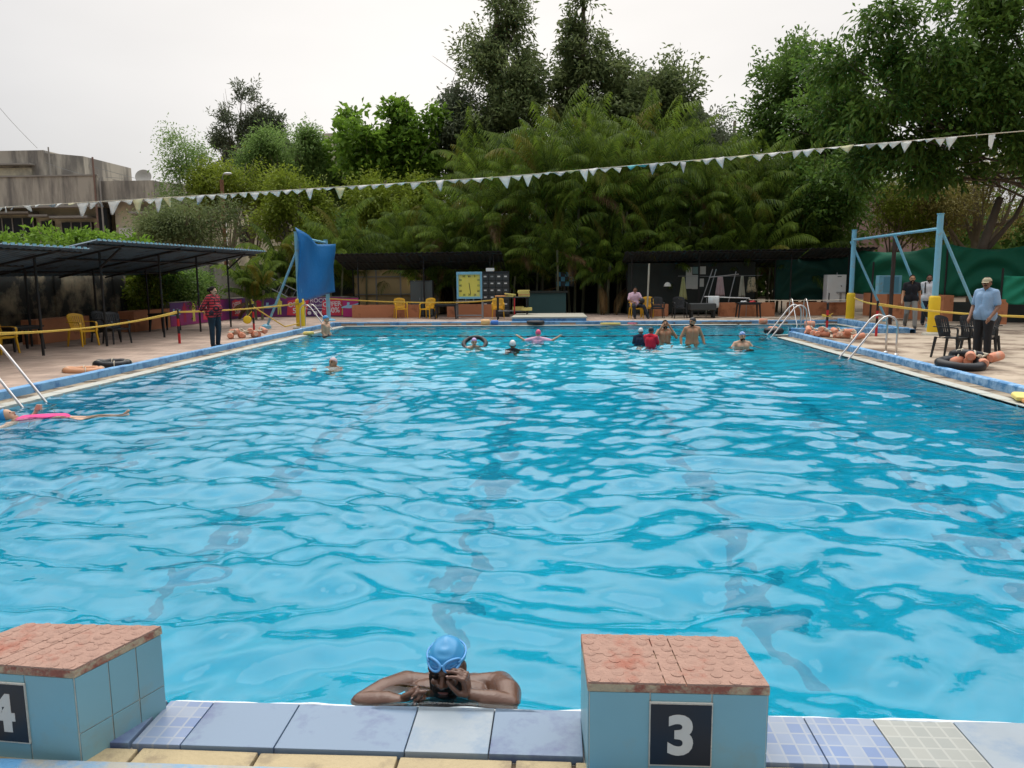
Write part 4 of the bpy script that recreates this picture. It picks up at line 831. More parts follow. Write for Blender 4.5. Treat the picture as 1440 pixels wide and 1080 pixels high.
# dark sofa like bench at the far end
r = empty('bench', (5.95, 31.9, .1), 0, 'wide dark bench left of the hanging white towel', 'bench'); mb = MB(); mb.box((0, 0, .46), (1.05, .6, .28), bev=.04); mb.build('seat', M_dgrey, r)
for sx in (-.45, .45):
    for sy in (-.22, .22): mb = MB(); mb.box((sx, sy, .16), (.08, .08, .32)); mb.build('leg', M_blk, r)
# pace clock
M_face = mat('clock_face_yellow', (.74, .66, .12), .5, .06, 2, dirt=(.70, .66, .34), dscale=1.2, damt=.35)
r = empty('pace_clock', (-3.75, 32.15, .1), 0, 'large square yellow pace clock on a grey stand at the far end', 'clock')
mb = MB(); 
for (x0, x1, z0, z1) in ((-.54, .54, 1.86, 1.97), (-.54, .54, .84, .93), (-.54, -.46, .93, 1.86), (.46, .54, .93, 1.86)): mb.box(((x0 + x1) / 2, -.03, (z0 + z1) / 2), (x1 - x0, .12, z1 - z0), bev=.008)
mb.box((0, .05, 1.4), (1.04, .05, 1.1)); mb.build('frame', M_frameb, r)
mb = MB(); mb.box((0, .0, 1.395), (.92, .03, .93)); fc = mb.build('clock_face', M_face, r)
nm_ = ['60', '5', '10', '15', '20', '25', '30', '35', '40', '45', '50', '55']
for i, s in enumerate(nm_):
    a = i * math.pi / 6; q = .40 / max(abs(math.sin(a)), abs(math.cos(a))) * (1 if i % 3 else .95)
    text_mesh(s, .11, 'numeral', M_blk, fc, Matrix.Translation((min(.38, max(-.38, q * math.sin(a))), -.018, 1.395 + min(.39, max(-.39, q * math.cos(a))))) @ Matrix.Rotation(R(90), 4, 'X'), .002, .002)
mb = MB(); mb.prism([(-.012, .12), (.012, .12), (.02, -.34), (-.006, -.36)], 0, .004, Matrix.Translation((0, -.02, 1.395)) @ Matrix.Rotation(R(90), 4, 'X') @ Matrix.Rotation(.12, 4, 'Z')); mb.build('hand', M_blk, fc)
mb = MB()
for sx in (-.54, .54):
    for sy in (-.14, .24): mb.box((sx, sy, .37), (.045, .045, .74))
    mb.box((sx, .05, .74), (.045, .4, .045))
    for q in (.30,): mb.box((sx * q, 0, .79), (.04, .04, .08))
for z in (.14, .74): mb.box((0, -.14, z), (1.06, .04, .04)); mb.box((0, .24, z), (1.06, .04, .04))
for sx in (-.5, -.17, .17, .5): mb.box((sx, -.03, .80), (.04, .04, .10))
mb.build('stand', M_galv, r)
# kickboard table
r = empty('kickboard_table', (-1.88, 31.25, .1), 0, 'dark metal table stacked with yellow kickboards at the far end', 'table')
mb = MB(); mb.box((0, 0, .92), (1.3, .65, .04)); mb.build('tabletop', M_dgrey, r); mb = MB(); mb.box((0, .1, .36), (1.2, .4, .03)); mb.build('shelf', M_galv, r)
for sx in (-.6, .1, .6):
    for sy in (-.28, .28): mb = MB(); mb.box((sx, sy, .45), (.045, .045, .9)); mb.build('leg', M_red if sx == .1 and sy < 0 else M_blk, r)
kg = 'foam kickboards on the far table'
def kick(loc, rz, mt, lb, tilt=0, wx=.34, wy=.46, th=.05, grp=None):
    mb = MB(); poly = [(-wx / 2, -wy / 2), (wx / 2, -wy / 2), (wx / 2, wy * .15), (wx * .38, wy * .36), (wx * .2, wy / 2), (-wx * .2, wy / 2), (-wx * .38, wy * .36), (-wx / 2, wy * .15)]
    mb.prism(poly, 0, th); bmesh.ops.bevel(mb.bm, geom=mb.bm.edges[:], offset=.008, segments=2, affect='EDGES')
    o = tag(mb.build('kickboard', mt, auto=50), lb, 'kickboard', grp); o.location = loc; o.rotation_euler = (tilt, 0, R(rz)); return o
for k in range(5): kick((-1.42 + rnd.uniform(-.02, .02), 31.2, 1.045 + k * .053), 85 + rnd.uniform(-6, 6), M_kicko if k == 1 else M_kick, ('lowest', 'orange second', 'middle', 'fourth', 'topmost')[k] + ' kickboard of the stack at the right end of the table', grp=kg)
for k in range(2): kick((-2.0 + k * .03, 31.15, 1.045 + k * .075), 70 + k * 25, M_kick, ('lower', 'upper tilted')[k] + ' yellow kickboard in the middle of the far table', tilt=.12 * k, grp=kg)
kick((-2.35, 31.1, 1.045), 95, M_kicko, 'orange kickboard lying at the left end of the far table', grp=kg)
kick((-1.65, 31.3, .48), 90, M_kick, 'left yellow kickboard on the lower shelf of the far table', th=.16, grp=kg); kick((-1.30, 31.1, .48), 90, M_kick, 'right yellow kickboard on the lower shelf of the far table', th=.12, grp=kg)
# lockers, cupboard, counter, chequered panel
r = empty('locker_cabinet', (-2.75, 33.6, .1), 0, 'black locker cabinet with rows of pale labels behind the clock', 'cabinet'); mb = MB(); mb.box((0, 0, 1.0), (1.2, .4, 2.0)); mb.build('body', M_blk, r)
for i in range(4):
    for j in range(6):
        mb = MB(); mb.box((-.45 + i * .3, -.205, .25 + j * .3), (.27, .014, .27)); dr = mb.build('door', M_dgrey, r); mb = MB(); mb.box((-.45 + i * .3, -.215, .27 + j * .3), (.12, .006, .06)); mb.build('label_plate', M_wht if (i * 5 + j * 3) % 4 else M_galv, dr)
r = empty('cupboard', (-6.1, 33.95, .1), 0, 'dark grey steel cupboard between the two far yellow chairs', 'cupboard'); mb = MB(); mb.box((0, 0, .82), (1.0, .4, 1.6)); mb.build('body', M_dgrey, r)
for sx in (-.25, .25): mb = MB(); mb.box((sx, -.205, .82), (.47, .012, 1.5)); dr = mb.build('door', mat('grey_green_steel', (.085, .10, .095), .5, .1, 3), r); mb = MB(); mb.box((sx * .3, -.22, .8), (.02, .02, .12)); mb.build('handle', M_galv, dr)
r = empty('counter', (-.5, 35.0, 0), 0, 'dark teal counter behind the white topped plinth', 'counter'); mb = MB(); mb.box((0, 0, .6), (1.7, .6, 1.0)); mb.build('body', mat('teal_panel', (.03, .085, .085), .6, .2, 2), r); mb = MB(); mb.box((0, 0, 1.15), (1.9, .75, .08)); mb.build('top', M_darkwall, r)
r = empty('chequered_panel', (.32, 36.0, 0), 0, 'small blue and black chequered panel in the shade under the palms', 'panel')
mb = MB(); mb.box((0, .03, 1.72), (.82, .04, .68)); mb.build('board', M_blk, r)
mb = MB(); 
for i in range(4):
    for j in range(3):
        if (i + j) % 2 == 0: mb.box((-.3 + i * .2, 0, 1.5 + j * .22), (.19, .02, .21))
mb.build('blue_squares', mat('chequer_blue', (.07, .26, .36), .5, .1, 3), r)
mb = MB(); mb.box((0, .02, .75), (.06, .04, 1.3)); mb.build('post', M_iron, r)
r = empty('sign_lamp', (-2.83, 31.75, 2.1), 0, 'small white box lamp under the far left shelter eave', 'lamp'); mb = MB(); mb.box((0, 0, .05), (.34, .1, .13), bev=.01); mb.build('body', M_wht, r); mb = MB(); mb.tube([(0, 0, .1), (0, 0, .68)], .01, 5); mb.build('hanger', M_iron, r)
# plinth at the far edge
r = empty('plinth', (-.35, 30.6, .1), 0, 'low plinth with a white top and blue front at the middle of the far edge', 'plinth'); mb = MB(); mb.box((0, -.0, .07), (2.85, 2.8, .18)); mb.build('body', M_kerb, r); mb = MB(); mb.prism([(-1.46, -1.45), (1.46, -1.45), (1.40, 1.45), (-1.40, 1.45)], .16, .22); mb.build('top', M_cream, r)
# things hanging in the far right shelter
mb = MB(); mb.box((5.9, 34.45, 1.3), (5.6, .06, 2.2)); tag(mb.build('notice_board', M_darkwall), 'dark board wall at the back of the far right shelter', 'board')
M_paper = mat('notice_paper', (.55, .55, .50), .8, .06, 8); ng = 'notices in the far right shelter'
for (x, z, w_, h_, lb) in ((5.80, 1.73, .27, .95, 'tall narrow paper notice, leftmost on the shelter board'), (6.06, 1.55, .26, .62, 'paper notice overlapping the tall narrow one'), (6.07, 2.06, .23, .30, 'grey green notice at the top middle of the shelter board'), (6.40, 2.06, .26, .34, 'top right paper notice on the shelter board'), (6.34, 1.52, .24, .36, 'lower right paper notice on the shelter board')):
    mb = MB(); mb.box((x, 34.40 - (.008 if 'overlap' in lb else 0), z), (w_, .006, h_)); 
    for k in range(int(h_ / .055) - 1): mb.box((x, 34.394 - (.008 if 'overlap' in lb else 0), z + h_ / 2 - .05 - k * .05), (w_ * .8, .003, .006))
    tag(mb.build('paper_notice', M_paper if 'green' not in lb else mat('notice_green', (.20, .30, .28), .7)), lb, 'notice', ng)
def hung(name, label, cat, x, y, ztop, zbot, w0, w1, mt, grp=None, seed=0, th=.02):
    mb = MB(); rows = []
    for i in range(9):
        s = i / 8 - .5; rows.append([Vector((x + s * (w0 + (w1 - w0) * (j / 8)), y + .05 * math.sin(s * 17 + seed) * (.3 + j / 8) - .02 * j / 8, ztop + (zbot - ztop) * j / 8 + .03 * noise.noise((s * 4, seed, j * .2)) * (j / 8))) for j in range(9)])
    mb.grid(rows, th); return tag(mb.build(name, mt, smooth=True), label, cat, grp)
hg = 'clothes hanging in the far right shelter'
hung('hanging_towel', 'olive yellow towel hanging left of the notices', 'towel', 5.42, 33.6, 1.78, .82, .10, .38, mat('cloth_olive', (.36, .36, .16), .9, .1, 5), hg, 1)
hung('hanging_shirt', 'pinkish shirt hanging behind the folding metal frame', 'shirt', 7.0, 33.6, 1.78, .95, .22, .42, mat('cloth_pinkish', (.46, .34, .34), .9, .1, 5), hg, 2)
hung('hanging_towel', 'pale narrow towel hanging on the far right shelter line', 'towel', 7.94, 33.6, 1.80, .90, .10, .28, mat('cloth_pale', (.42, .42, .33), .9, .1, 5), hg, 3)
hung('hanging_cloth', 'patterned brown cloth hanging right of the pale towel', 'cloth', 8.35, 33.6, 1.75, 1.1, .25, .40, mat('cloth_pattern', (.40, .34, .22), .9, .4, 14, dirt=(.10, .12, .08), dscale=9, damt=.5), hg, 4)
mb = MB(); mb.tube([(5.2, 33.62, 1.82), (7, 33.62, 1.79), (8.8, 33.62, 1.82)], .008, 5); tag(mb.build('clothes_line', M_galv), 'thin line carrying the clothes in the far right shelter', 'line')
r = empty('towel_rail', (7.05, 32.3, .1), 0, 'horizontal pale rail on two legs before the far right shelter', 'rail'); mb = MB(); mb.tube([(-.95, 0, .86), (.9, 0, .78), (.95, 0, .70)], .022, 7); mb.build('bar', M_wht, r)
for sx in (-.85, .8): mb = MB(); mb.tube([(sx, 0, .8), (sx, .05, 0)], .015, 6); mb.build('leg', M_galv, r)
mb = MB(); rows = []
for i in range(10):
    s = -.24 + .05 * i; rows.append([Vector((6.5 + s, 32.3 + dy + .02 * math.sin(s * 30), z)) for dy, z in ((.035, .55), (.03, .8), (.025, .955), (0, .985), (-.03, .955), (-.04, .75), (-.045, .52 + .12 * (i / 9)), (-.05, .36 + .16 * (i / 9)))])
mb.grid(rows, .012); tag(mb.build('hanging_towel', mat('white_towel', (.72, .74, .72), .95, .05, 12, .3, 80), smooth=True), 'white towel draped over the rail before the far right shelter', 'towel')
r = empty('folding_frame', (6.75, 33.2, .1), 0, 'folding metal frame standing among the hanging clothes', 'metal frame')
for (a, b) in (((-.62, 0, .55), (-.15, .05, 2.0)), ((-.3, .1, .8), (.0, .05, 2.0)), ((.55, 0, .6), (.85, .1, 1.9)), ((-.3, .03, 1.65), (.95, .03, 1.78))): mb = MB(); mb.tube([a, b], .02, 6); mb.build('bar', M_galv, r)
mb = MB(); mb.lathe((4.72, 33.4, 1.38), [(.17, 0), (.16, .02), (.13, .10), (.08, .16), (.02, .18)], 16); tag(mb.build('sun_hat', mat('white_cloth', (.62, .62, .55), .9, .08, 6), smooth=True), 'white hat hanging above the far black chairs', 'hat')
mb = MB(); mb.tube([(3.72, 32.2, .1), (3.78, 32.2, 2.35)], .035, 8); tag(mb.build('white_pole', M_cream), 'thin white pole right of the seated person', 'pole')
# water cooler, blue box, posts
r = empty('water_cooler', (11.75, 33.3, .66), 0, 'tall white water cooler standing on the low orange wall', 'water cooler'); mb = MB(); mb.box((0, 0, .58), (.78, .5, 1.16), bev=.02); mb.build('cabinet', M_wht, r); mb = MB(); mb.box((.18, -.27, .42), (.36, .12, .05), bev=.01); mb.build('drip_tray', M_galv, r); mb = MB(); mb.box((.18, -.255, .22), (.08, .02, .36)); mb.build('drain_pipe', M_galv, r); mb = MB(); mb.tube([(.18, -.25, .70), (.18, -.31, .69), (.18, -.31, .66)], .014, 6); mb.build('tap', M_blk, r); mb = MB(); mb.box((.1, -.255, 1.08), (.16, .012, .03)); mb.build('badge', M_blk, r); mb = MB(); mb.tube([(.1, .05, 1.15), (.1, .05, 1.25)], .02, 6); mb.build('pipe', M_galv, r); mb = MB(); mb.box((-.3, -.256, .25), (.04, .012, .3)); mb.build('vent', M_blk, r)
r = empty('meter_box', (12.85, 30.6, .1), R(8), 'light blue metal box mounted on a rusty post', 'box'); mb = MB(); mb.box((0, 0, 1.32), (.92, .25, .72), bev=.012); mb.build('box', M_frameb, r); mb = MB(); mb.box((.03, -.13, 1.32), (.62, .012, .6)); mb.build('door', mat('sky_blue_glass', (.13, .34, .46), .15, .15, 3), r); mb = MB(); mb.tube([(.1, .16, 0), (.1, .16, 1.6)], .04, 8); mb.build('post', mat('orange_post', (.45, .17, .08), .7), r)
mb = MB(); mb.tube([(0, 0, 0), (0, 0, 3.15)], .07, 8); o = tag(mb.build('rusty_post', M_post), 'tall dark rusty post inside the blue frame on the right', 'post'); o.location = (11.5, 27.1, .1)
for (x, y, h, lb) in ((11.9, 29.8, 2.2, 'thin dark post just right of the far yellow padded pole'),): mb = MB(); mb.tube([(0, 0, 0), (.02, 0, h)], .035, 7); o = tag(mb.build('iron_post', M_iron), lb, 'post'); o.location = (x, y, .1)
# blue steel frames
def goal_frame(label, px, py0, py1, top, sgn, hb, wraps, braces):
    r = empty('steel_frame', (px, (py0 + py1) / 2, .1), 0, label, 'steel frame'); o = Vector((px, (py0 + py1) / 2, .1))
    for (x, y, h, wz) in ((px, py0, top, wraps[0]), (px + .22 * sgn, py1, top - .05, wraps[1])):
        mb = MB(); mb.tube([Vector((x, y, .1)) - o, Vector((x, y, h)) - o], .085, 12); mb.lathe(Vector((x, y, h)) - o, [(.10, 0), (.10, .02)], 12); mb.build('post', M_frameb, r, auto=40)
        if wz: mb = MB(); mb.lathe(Vector((x, y, .1)) - o, [(.15, 0), (.155, .05), (.15, wz * .5), (.155, wz - .06), (.13, wz - .01), (.09, wz)], 14); mb.build('pad', M_yelpad, r, smooth=True)
        mb = MB(); mb.lathe(Vector((x, y, .1)) - o, [(.30, -.02), (.27, .05), (.15, .09)], 12); mb.build('footing', M_frameb if wz == 0 else M_cream, r)
    mb = MB(); mb.tube([Vector((px, py0, hb)) - o, Vector((px + .22 * sgn, py1, hb)) - o], .045, 8); mb.build('crossbar', M_frameb, r)
    for (a, b) in braces:
        mb = MB(); mb.tube([Vector(a) - o, Vector(b) - o], .045, 8); br = mb.build('brace', M_frameb, r); mb = MB(); mb.lathe(Vector(b) - o, [(.2, -.03), (.17, .10), (.07, .16)], 10); mb.build('foot', M_frameb, br)
    return r
goal_frame('light blue steel frame with yellow padded posts on the right deck', 10.74, 22.45, 29.3, 3.5, 1, 3.1, (1.12, 1.05), [((10.85, 29.3, 3.05), (12.2, 29.0, .1)), ((10.85, 25.6, 3.08), (12.15, 25.5, .1)), ((10.82, 22.5, 3.05), (12.45, 22.9, .1))])
goal_frame('light blue steel frame carrying the blue tarp on the left deck', -9.1, 26.35, 31.1, 3.45, -2, 3.3, (1.05, 0), [((-9.15, 26.35, 2.75), (-10.4, 26.45, .1))])
M_tarp = mat('blue_tarp', (.006, .13, .36), .5, .12, 2.5, .5, 5, dirt=(.04, .22, .45), dscale=14, damt=.18)
rows = []
for i in range(25):
    s = i / 24; y = 25.75 + s * 5.6; col_ = []
    for j in range(21):
        q = j / 20; zt = 3.58 - .42 * min(1, s * 1.7) ** .8 + .16 * max(0, s - .6) ** 1.5 * 2.5; zb = 1.02 + .26 * s; z = zt + (zb - zt) * q
        x = -8.93 - .38 * s + .13 * noise.noise((s * 3, q * 2.2, 4)) * (.4 + .6 * q) + .09 * math.sin((s * 2.5 + q * 1.5) * 3) * (1 - q) + .05 * math.sin(9 * s + 4 * q) * (1 - q) ** 2
        col_.append((x, y, z))
    rows.append(col_)
mb = MB(); mb.grid(rows, .01); tag(mb.build('tarp', M_tarp, smooth=True), 'blue tarpaulin hung over the left steel frame', 'tarpaulin')
# pool ladders
def make_ladder(label):
    r = empty('pool_ladder', (0, 0, 0), 0, label, 'pool ladder')
    for s in (-.26, .26):
        P = [(.86, s, .02), (.86, s, .62), (.84, s, .74), (.77, s, .83), (.67, s, .865), (.57, s, .84), (.48, s, .76), (-.02, s, .08), (-.30, s, -.30), (-.34, s, -.5), (-.34, s, -1.2)]
        mb = MB(); mb.tube(P, .021, 9); rl = mb.build('handrail', M_steel, r, smooth=True); mb = MB(); mb.lathe((.86, s, .02), [(.05, 0), (.045, .015), (.025, .03)], 10); mb.build('flange', M_steel, rl)
    for z in (-.45, -.75, -1.05): mb = MB(); mb.box((-.34, 0, z), (.08, .5, .03)); mb.build('tread', M_steel, r)
    return r
lg = 'stainless steel pool ladders'
ld = make_ladder('stainless pool ladder at the right edge nearest the camera'); ld['group'] = lg; place(ld, (6.46, 17.1, .09))
def ladder(x, y, rz, lb): return place(copy_tree(ld), (x, y, .09), R(rz), lb, lg)
ladder(6.46, 23.15, 0, 'stainless pool ladder at the right edge beside the orange floats'); ladder(8.95, 28.35, 90, 'stainless pool ladder at the far end of the right side bay'); ladder(-8.14, 26.3, 180, 'stainless pool ladder behind the man in the blue cap at the far left'); ladder(-8.14, 10.95, 180, 'stainless pool ladder whose rail rises above the floating girl on the left')
# barrier posts and ropes
pgp = 'short black and red barrier posts'
def bpost(x, y, h, lb, z=.1):
    r = empty('barrier_post', (x, y, z), 0, lb, 'post', pgp); mb = MB(); mb.mi = 0; mb.tube([(0, 0, 0), (0, 0, h * .3)], .036, 8); mb.mi = 1; mb.tube([(0, 0, h * .3), (0, 0, h * .52)], .0365, 8); mb.mi = 0; mb.tube([(0, 0, h * .52), (0, 0, h * .74)], .036, 8); mb.mi = 1; mb.tube([(0, 0, h * .74), (0, 0, h)], .0365, 8); mb.build('pole', [M_red, M_blk], r); mb = MB(); mb.lathe((0, 0, h), [(.04, 0), (.035, .02), (.01, .03)], 8); mb.build('cap', M_blk, r); return r
bpost(-10.5, 20.4, .93, 'black and red post left of the plaid shirt woman'); bpost(-10.25, 25.0, .9, 'black and red post behind the left orange floats'); bpost(8.98, 22.0, .98, 'black and red post behind the nearest pool ladder'); bpost(8.05, 23.28, .72, 'black and red post with a yellow knot beside the right side bay', .26); bpost(11.2, 30.3, .95, 'black and red post beside the far yellow padded pole'); bpost(11.0, 15.4, 1.0, 'black and red post outside the frame beyond the standing man'); bpost(-10.6, 12.6, .9, 'black and red post outside the frame at the left')
def rope(label, pts, n=3, sag=.10, mt=None, rad=.013, name='barrier_rope'):
    mb = MB()
    for k in range(n):
        for (a, b) in zip(pts, pts[1:]):
            a = Vector(a); b = Vector(b); L_ = (b - a).length; mb.tube([a + (b - a) * t_ + Vector((0, 0, (k - (n - 1) / 2) * .028 - sag * (L_ / 8) * 4 * t_ * (1 - t_) * (1 + .15 * k))) for t_ in np.linspace(0, 1, 13)], rad, 5)
    return tag(mb.build(name, mt or M_rope, smooth=True), label, 'rope')
rope('yellow barrier rope from the left picture edge to the post by the plaid shirt woman', [(-10.6, 12.6, .95), (-10.5, 20.4, .97)], 3, .14)
rope('yellow barrier rope from the post past the plaid shirt woman to the left padded pole', [(-10.5, 20.4, .97), (-9.1, 26.2, .98)], 2, .06)
rope('long yellow barrier rope across the far end from the left frame to the kickboard table', [(-9.45, 31.0, 1.02), (-4.3, 31.85, .80), (-2.5, 31.4, .92)], 2, .08)
rope('thin slack rope along the far right end between rail and padded pole', [(7.9, 32.2, .82), (11.0, 29.25, .9)], 1, .06, M_ropew)
rope('orange yellow rope from the far right padded pole to the post by the ladder', [(11.0, 29.1, .98), (8.98, 22.0, 1.0)], 2, .05)
rope('yellow barrier rope running behind the standing man to the right picture edge', [(8.98, 22.0, 1.0), (11.0, 15.4, .98)], 3, .12)
rope('slack yellow rope hanging from the post to the foot of the left padded pole', [(-10.25, 25.0, .95), (-9.4, 25.6, .22), (-9.1, 26.2, .3)], 1, .05, None, .022)
mb = MB(); 
for k in range(9): a = rnd.random() * 6.28; mb.tube([(8.05 + .0, 23.28, .62), (8.05 + .16 * math.cos(a), 23.28 + .1 * math.sin(a), .62 + rnd.uniform(-.06, .1)), (8.05 + .05 * math.cos(a + 1), 23.28 - .05, .60)], .014, 5)
tag(mb.build('rope_knot', M_rope, smooth=True), 'bunched yellow rope knot on the post by the right side bay', 'rope')
mb = MB(); mb.lathe((-10.42, 24.9, .50), [(.02, -.06), (.12, -.05), (.14, 0), (.12, .05), (.02, .06)], 16, rot=Euler((R(80), 0, R(20)))); mb.tube([(-10.42, 24.9, .6), (-10.27, 25.0, .8)], .012, 5); tag(mb.build('rope_reel', M_yelpad, auto=40), 'round yellow reel hanging on the post behind the left floats', 'reel')
# float piles
def float_pile(label, c, n, ext, seed, big=.105):
    rg = random.Random(seed); r = empty('lane_float_rope', c, 0, label, 'lane rope')
    for i in range(n):
        t_ = i / max(1, n - 1); a = rg.uniform(-.6, .6) + math.atan2(ext[1], ext[0]); lay = i % 3 == 1; q = Vector((ext[0] * (t_ - .5) + rg.uniform(-.08, .08), ext[1] * (t_ - .5) + rg.uniform(-.12, .12), big * (.95 if not lay else 2.2)))
        mb = MB(); rt = Euler((R(90) + rg.uniform(-.3, .3), 0, a + rg.uniform(-.8, .8)))
        mb.lathe(q, [(.02, -.15), (big * .72, -.15), (big * .95, -.12), (big, 0), (big * .95, .12), (big * .72, .15), (.02, .15)], 16, rot=rt); mb.build('float', M_float, r, auto=50)
    for k in range(4):
        mb = MB(); mb.tube([Vector((ext[0] * (s - .5) + .1 * noise.noise((s * 5, k * 3, seed)), ext[1] * (s - .5) + .25 * noise.noise((s * 6, k * 5, seed + 2)), max(.02, big * 2.2 + .16 * noise.noise((s * 7, k, seed))))) for s in np.linspace(0, 1, 24)], .017, 5); mb.build('rope', M_ropew, r, smooth=True)
    return r
float_pile('heap of orange lane floats with tangled pale rope on the right deck by the ladders', (7.62, 21.7, .1), 12, (.9, -1.3), 5, .085); float_pile('row of orange lane floats with pale rope on the left deck near the post', (-9.4, 22.3, .1), 8, (.75, .7), 6, .09)
def single_float(loc, rz, lb, mt=M_float, r_=.1, h_=.15, name='orange_float'):
    mb = MB(); mb.lathe((0, 0, 0), [(.02, -h_), (r_ * .75, -h_), (r_, -h_ * .75), (r_, h_ * .75), (r_ * .75, h_), (.02, h_)], 16, rot=Euler((R(90), 0, R(rz)))); o = tag(mb.build(name, mt, auto=50), lb, 'float'); o.location = loc; return o
single_float((7.55, 28.5, .15), 80, 'orange float alone on the far right coping'); single_float((6.75, 24.3, .14), 60, 'orange float beside the black tube at the second ladder'); single_float((7.6, 23.45, .36), 70, 'orange float on the corner of the right side bay kerb'); single_float((-2.75, 28.6, .16), 90, 'pale orange float on the far coping below the clock', mat('pale_orange', (.72, .42, .18), .6, .1, 6), .11, .17); single_float((-2.40, 28.6, .14), 90, 'blue float next to the pale orange one on the far coping', M_bluef, .09, .14, 'blue_float')
def torus(mb, c, R_, r_, rot=None, squash=1.0, n=28):
    M_ = (rot.to_matrix().to_4x4() if rot is not None else Matrix.Identity(4)); mb.tube([Vector(c) + M_.to_3x3() @ Vector((R_ * math.cos(2 * math.pi * i / n), R_ * squash * math.sin(2 * math.pi * i / n), .02 * noise.noise((i * .4, R_, c[0])))) for i in range(n)], r_, 12, closed=True); return mb
def ring(name, label, loc, R_, r_, rot=None, squash=1, mt=None, cat='inner tube', bands=False):
    r = empty(name, loc, 0, label, cat); mb = MB(); torus(mb, (0, 0, 0), R_, r_, rot, squash); mb.build('tube', mt or M_rub, r, smooth=True)
    if bands:
        for a in (.4, 1.9, 3.6, 5.2):
            mb = MB(); M_ = rot.to_matrix() if rot is not None else Matrix.Identity(3); c = M_ @ Vector((R_ * math.cos(a), R_ * squash * math.sin(a), 0)); rad = M_ @ Vector((math.cos(a), math.sin(a), 0)); up = M_ @ Vector((0, 0, 1)); mb.tube([c + (rad * math.cos(t_) + up * math.sin(t_)) * (r_ + .006) for t_ in np.linspace(0, 6.283, 15)[:-1]], .010, 5, closed=True); mb.build('rope_band', M_ropew, r, smooth=True)
    return r
ring('inner_tube', 'black inner tube lying on the near right heap by the standing man', (7.40, 14.35, .20), .35, .09, Euler((R(8), 0, 0)), .8); ring('inner_tube', 'second black inner tube leaning behind the front one of the right heap', (7.80, 14.75, .28), .32, .08, Euler((R(-14), R(10), 0)), .8); ring('inner_tube', 'black inner tube tied with pale rope on the left deck', (-9.12, 14.9, .17), .31, .075, Euler((R(3), 0, 0)), .62, bands=True); ring('life_ring', 'faded orange life ring lying beside the tied black tube on the left', (-9.22, 14.1, .13), .33, .065, None, .6, mat('faded_orange', (.60, .30, .16), .6, .15, 5), 'life ring', True); ring('inner_tube', 'black inner tube on the far coping in front of the plinth', (-.85, 28.62, .13), .26, .085, None, .75); ring('inner_tube', 'small black tube at the foot of the second pool ladder', (6.62, 23.75, .14), .22, .085, None, .8)
float_pile('orange floats and pale rope tangled in the black tubes near the standing man', (7.7, 14.5, .14), 5, (.5, -.35), 9, .09)
kick((-8.15, 24.3, .06), 20, M_kick, 'yellow kickboard on the left coping near the padded pole', grp=None, th=.07); kick((1.95, 28.55, .06), 85, M_kick, 'yellow kickboard on the far coping right of the plinth', wy=.75); kick((2.75, 28.6, .06), 60, mat('pink_foam', (.62, .20, .28), .6), 'small pink float on the far coping', wx=.2, wy=.3)
kick((6.68, 11.2, .07), -20, M_kick, 'upper yellow kickboard at the right picture edge', wx=.26, wy=.62, th=.05); kick((6.60, 10.75, .06), -5, M_kicko, 'lower orange kickboard at the right picture edge', wx=.26, wy=.6, th=.045)
mb = MB(); P = [(-7.9 + 14.2 * s, 23.75 + .12 * math.sin(9 * s) - .5 * s, .028 + .008 * noise.noise((s * 20, 1, 1))) for s in np.linspace(0, 1, 160)]; mb.tube(P, [.012 + .012 * (i % 3 == 0) for i in range(160)], 6); tag(mb.build('float_line', M_rub, smooth=True), 'dark thin float line lying across the water near the far end', 'rope')
# aluminium ladder and bench behind the banner
r = empty('leaning_ladder', (-13.4, 35.1, .1), 0, 'aluminium ladder lying askew behind the purple banner', 'ladder'); A0, A1 = Vector((-.95, 0, 1.75)), Vector((1.35, .1, .55)); up = Vector((.26, 0, .42)).normalized() * .46
for k in (0, 1): mb = MB(); mb.tube([A0 + up * k, A1 + up * k], .028, 6); mb.build('rail', M_galv, r)
for q in range(7): p = A0 + (A1 - A0) * ((q + .5) / 7); mb = MB(); mb.tube([p, p + up], .02, 6); mb.build('rung', M_galv, r)
# bunting
r = empty('bunting', (-1.5, 17, 3.9), 0, 'line of white pennants strung across the whole pool', 'bunting'); o = Vector((-1.5, 17, 3.9))
def bz(x): 
    xs = [-15, -12.76, -9.39, -5.45, -1.32, 3.27, 6.24, 9.70, 12.5]; zs = [3.45, 3.53, 3.67, 3.84, 4.02, 4.33, 4.55, 4.78, 4.99]; return float(np.interp(x, xs, zs))
mb = MB(); mb.tube([Vector((x, 17, bz(x))) - o for x in np.linspace(-15, 12.5, 60)], .010, 5); mb.build('string', M_ropew, r, smooth=True)
M_fl = [mat('pennant_white', (.82, .82, .79), .7, .04, 8, transl=.5), mat('pennant_cream', (.74, .72, .50), .7, .08, 8, transl=.45), mat('pennant_teal', (.10, .40, .42), .7, .1, 8), mat('pennant_grey', (.42, .45, .46), .7, .1, 8)]
rg = random.Random(4); x = -14.6
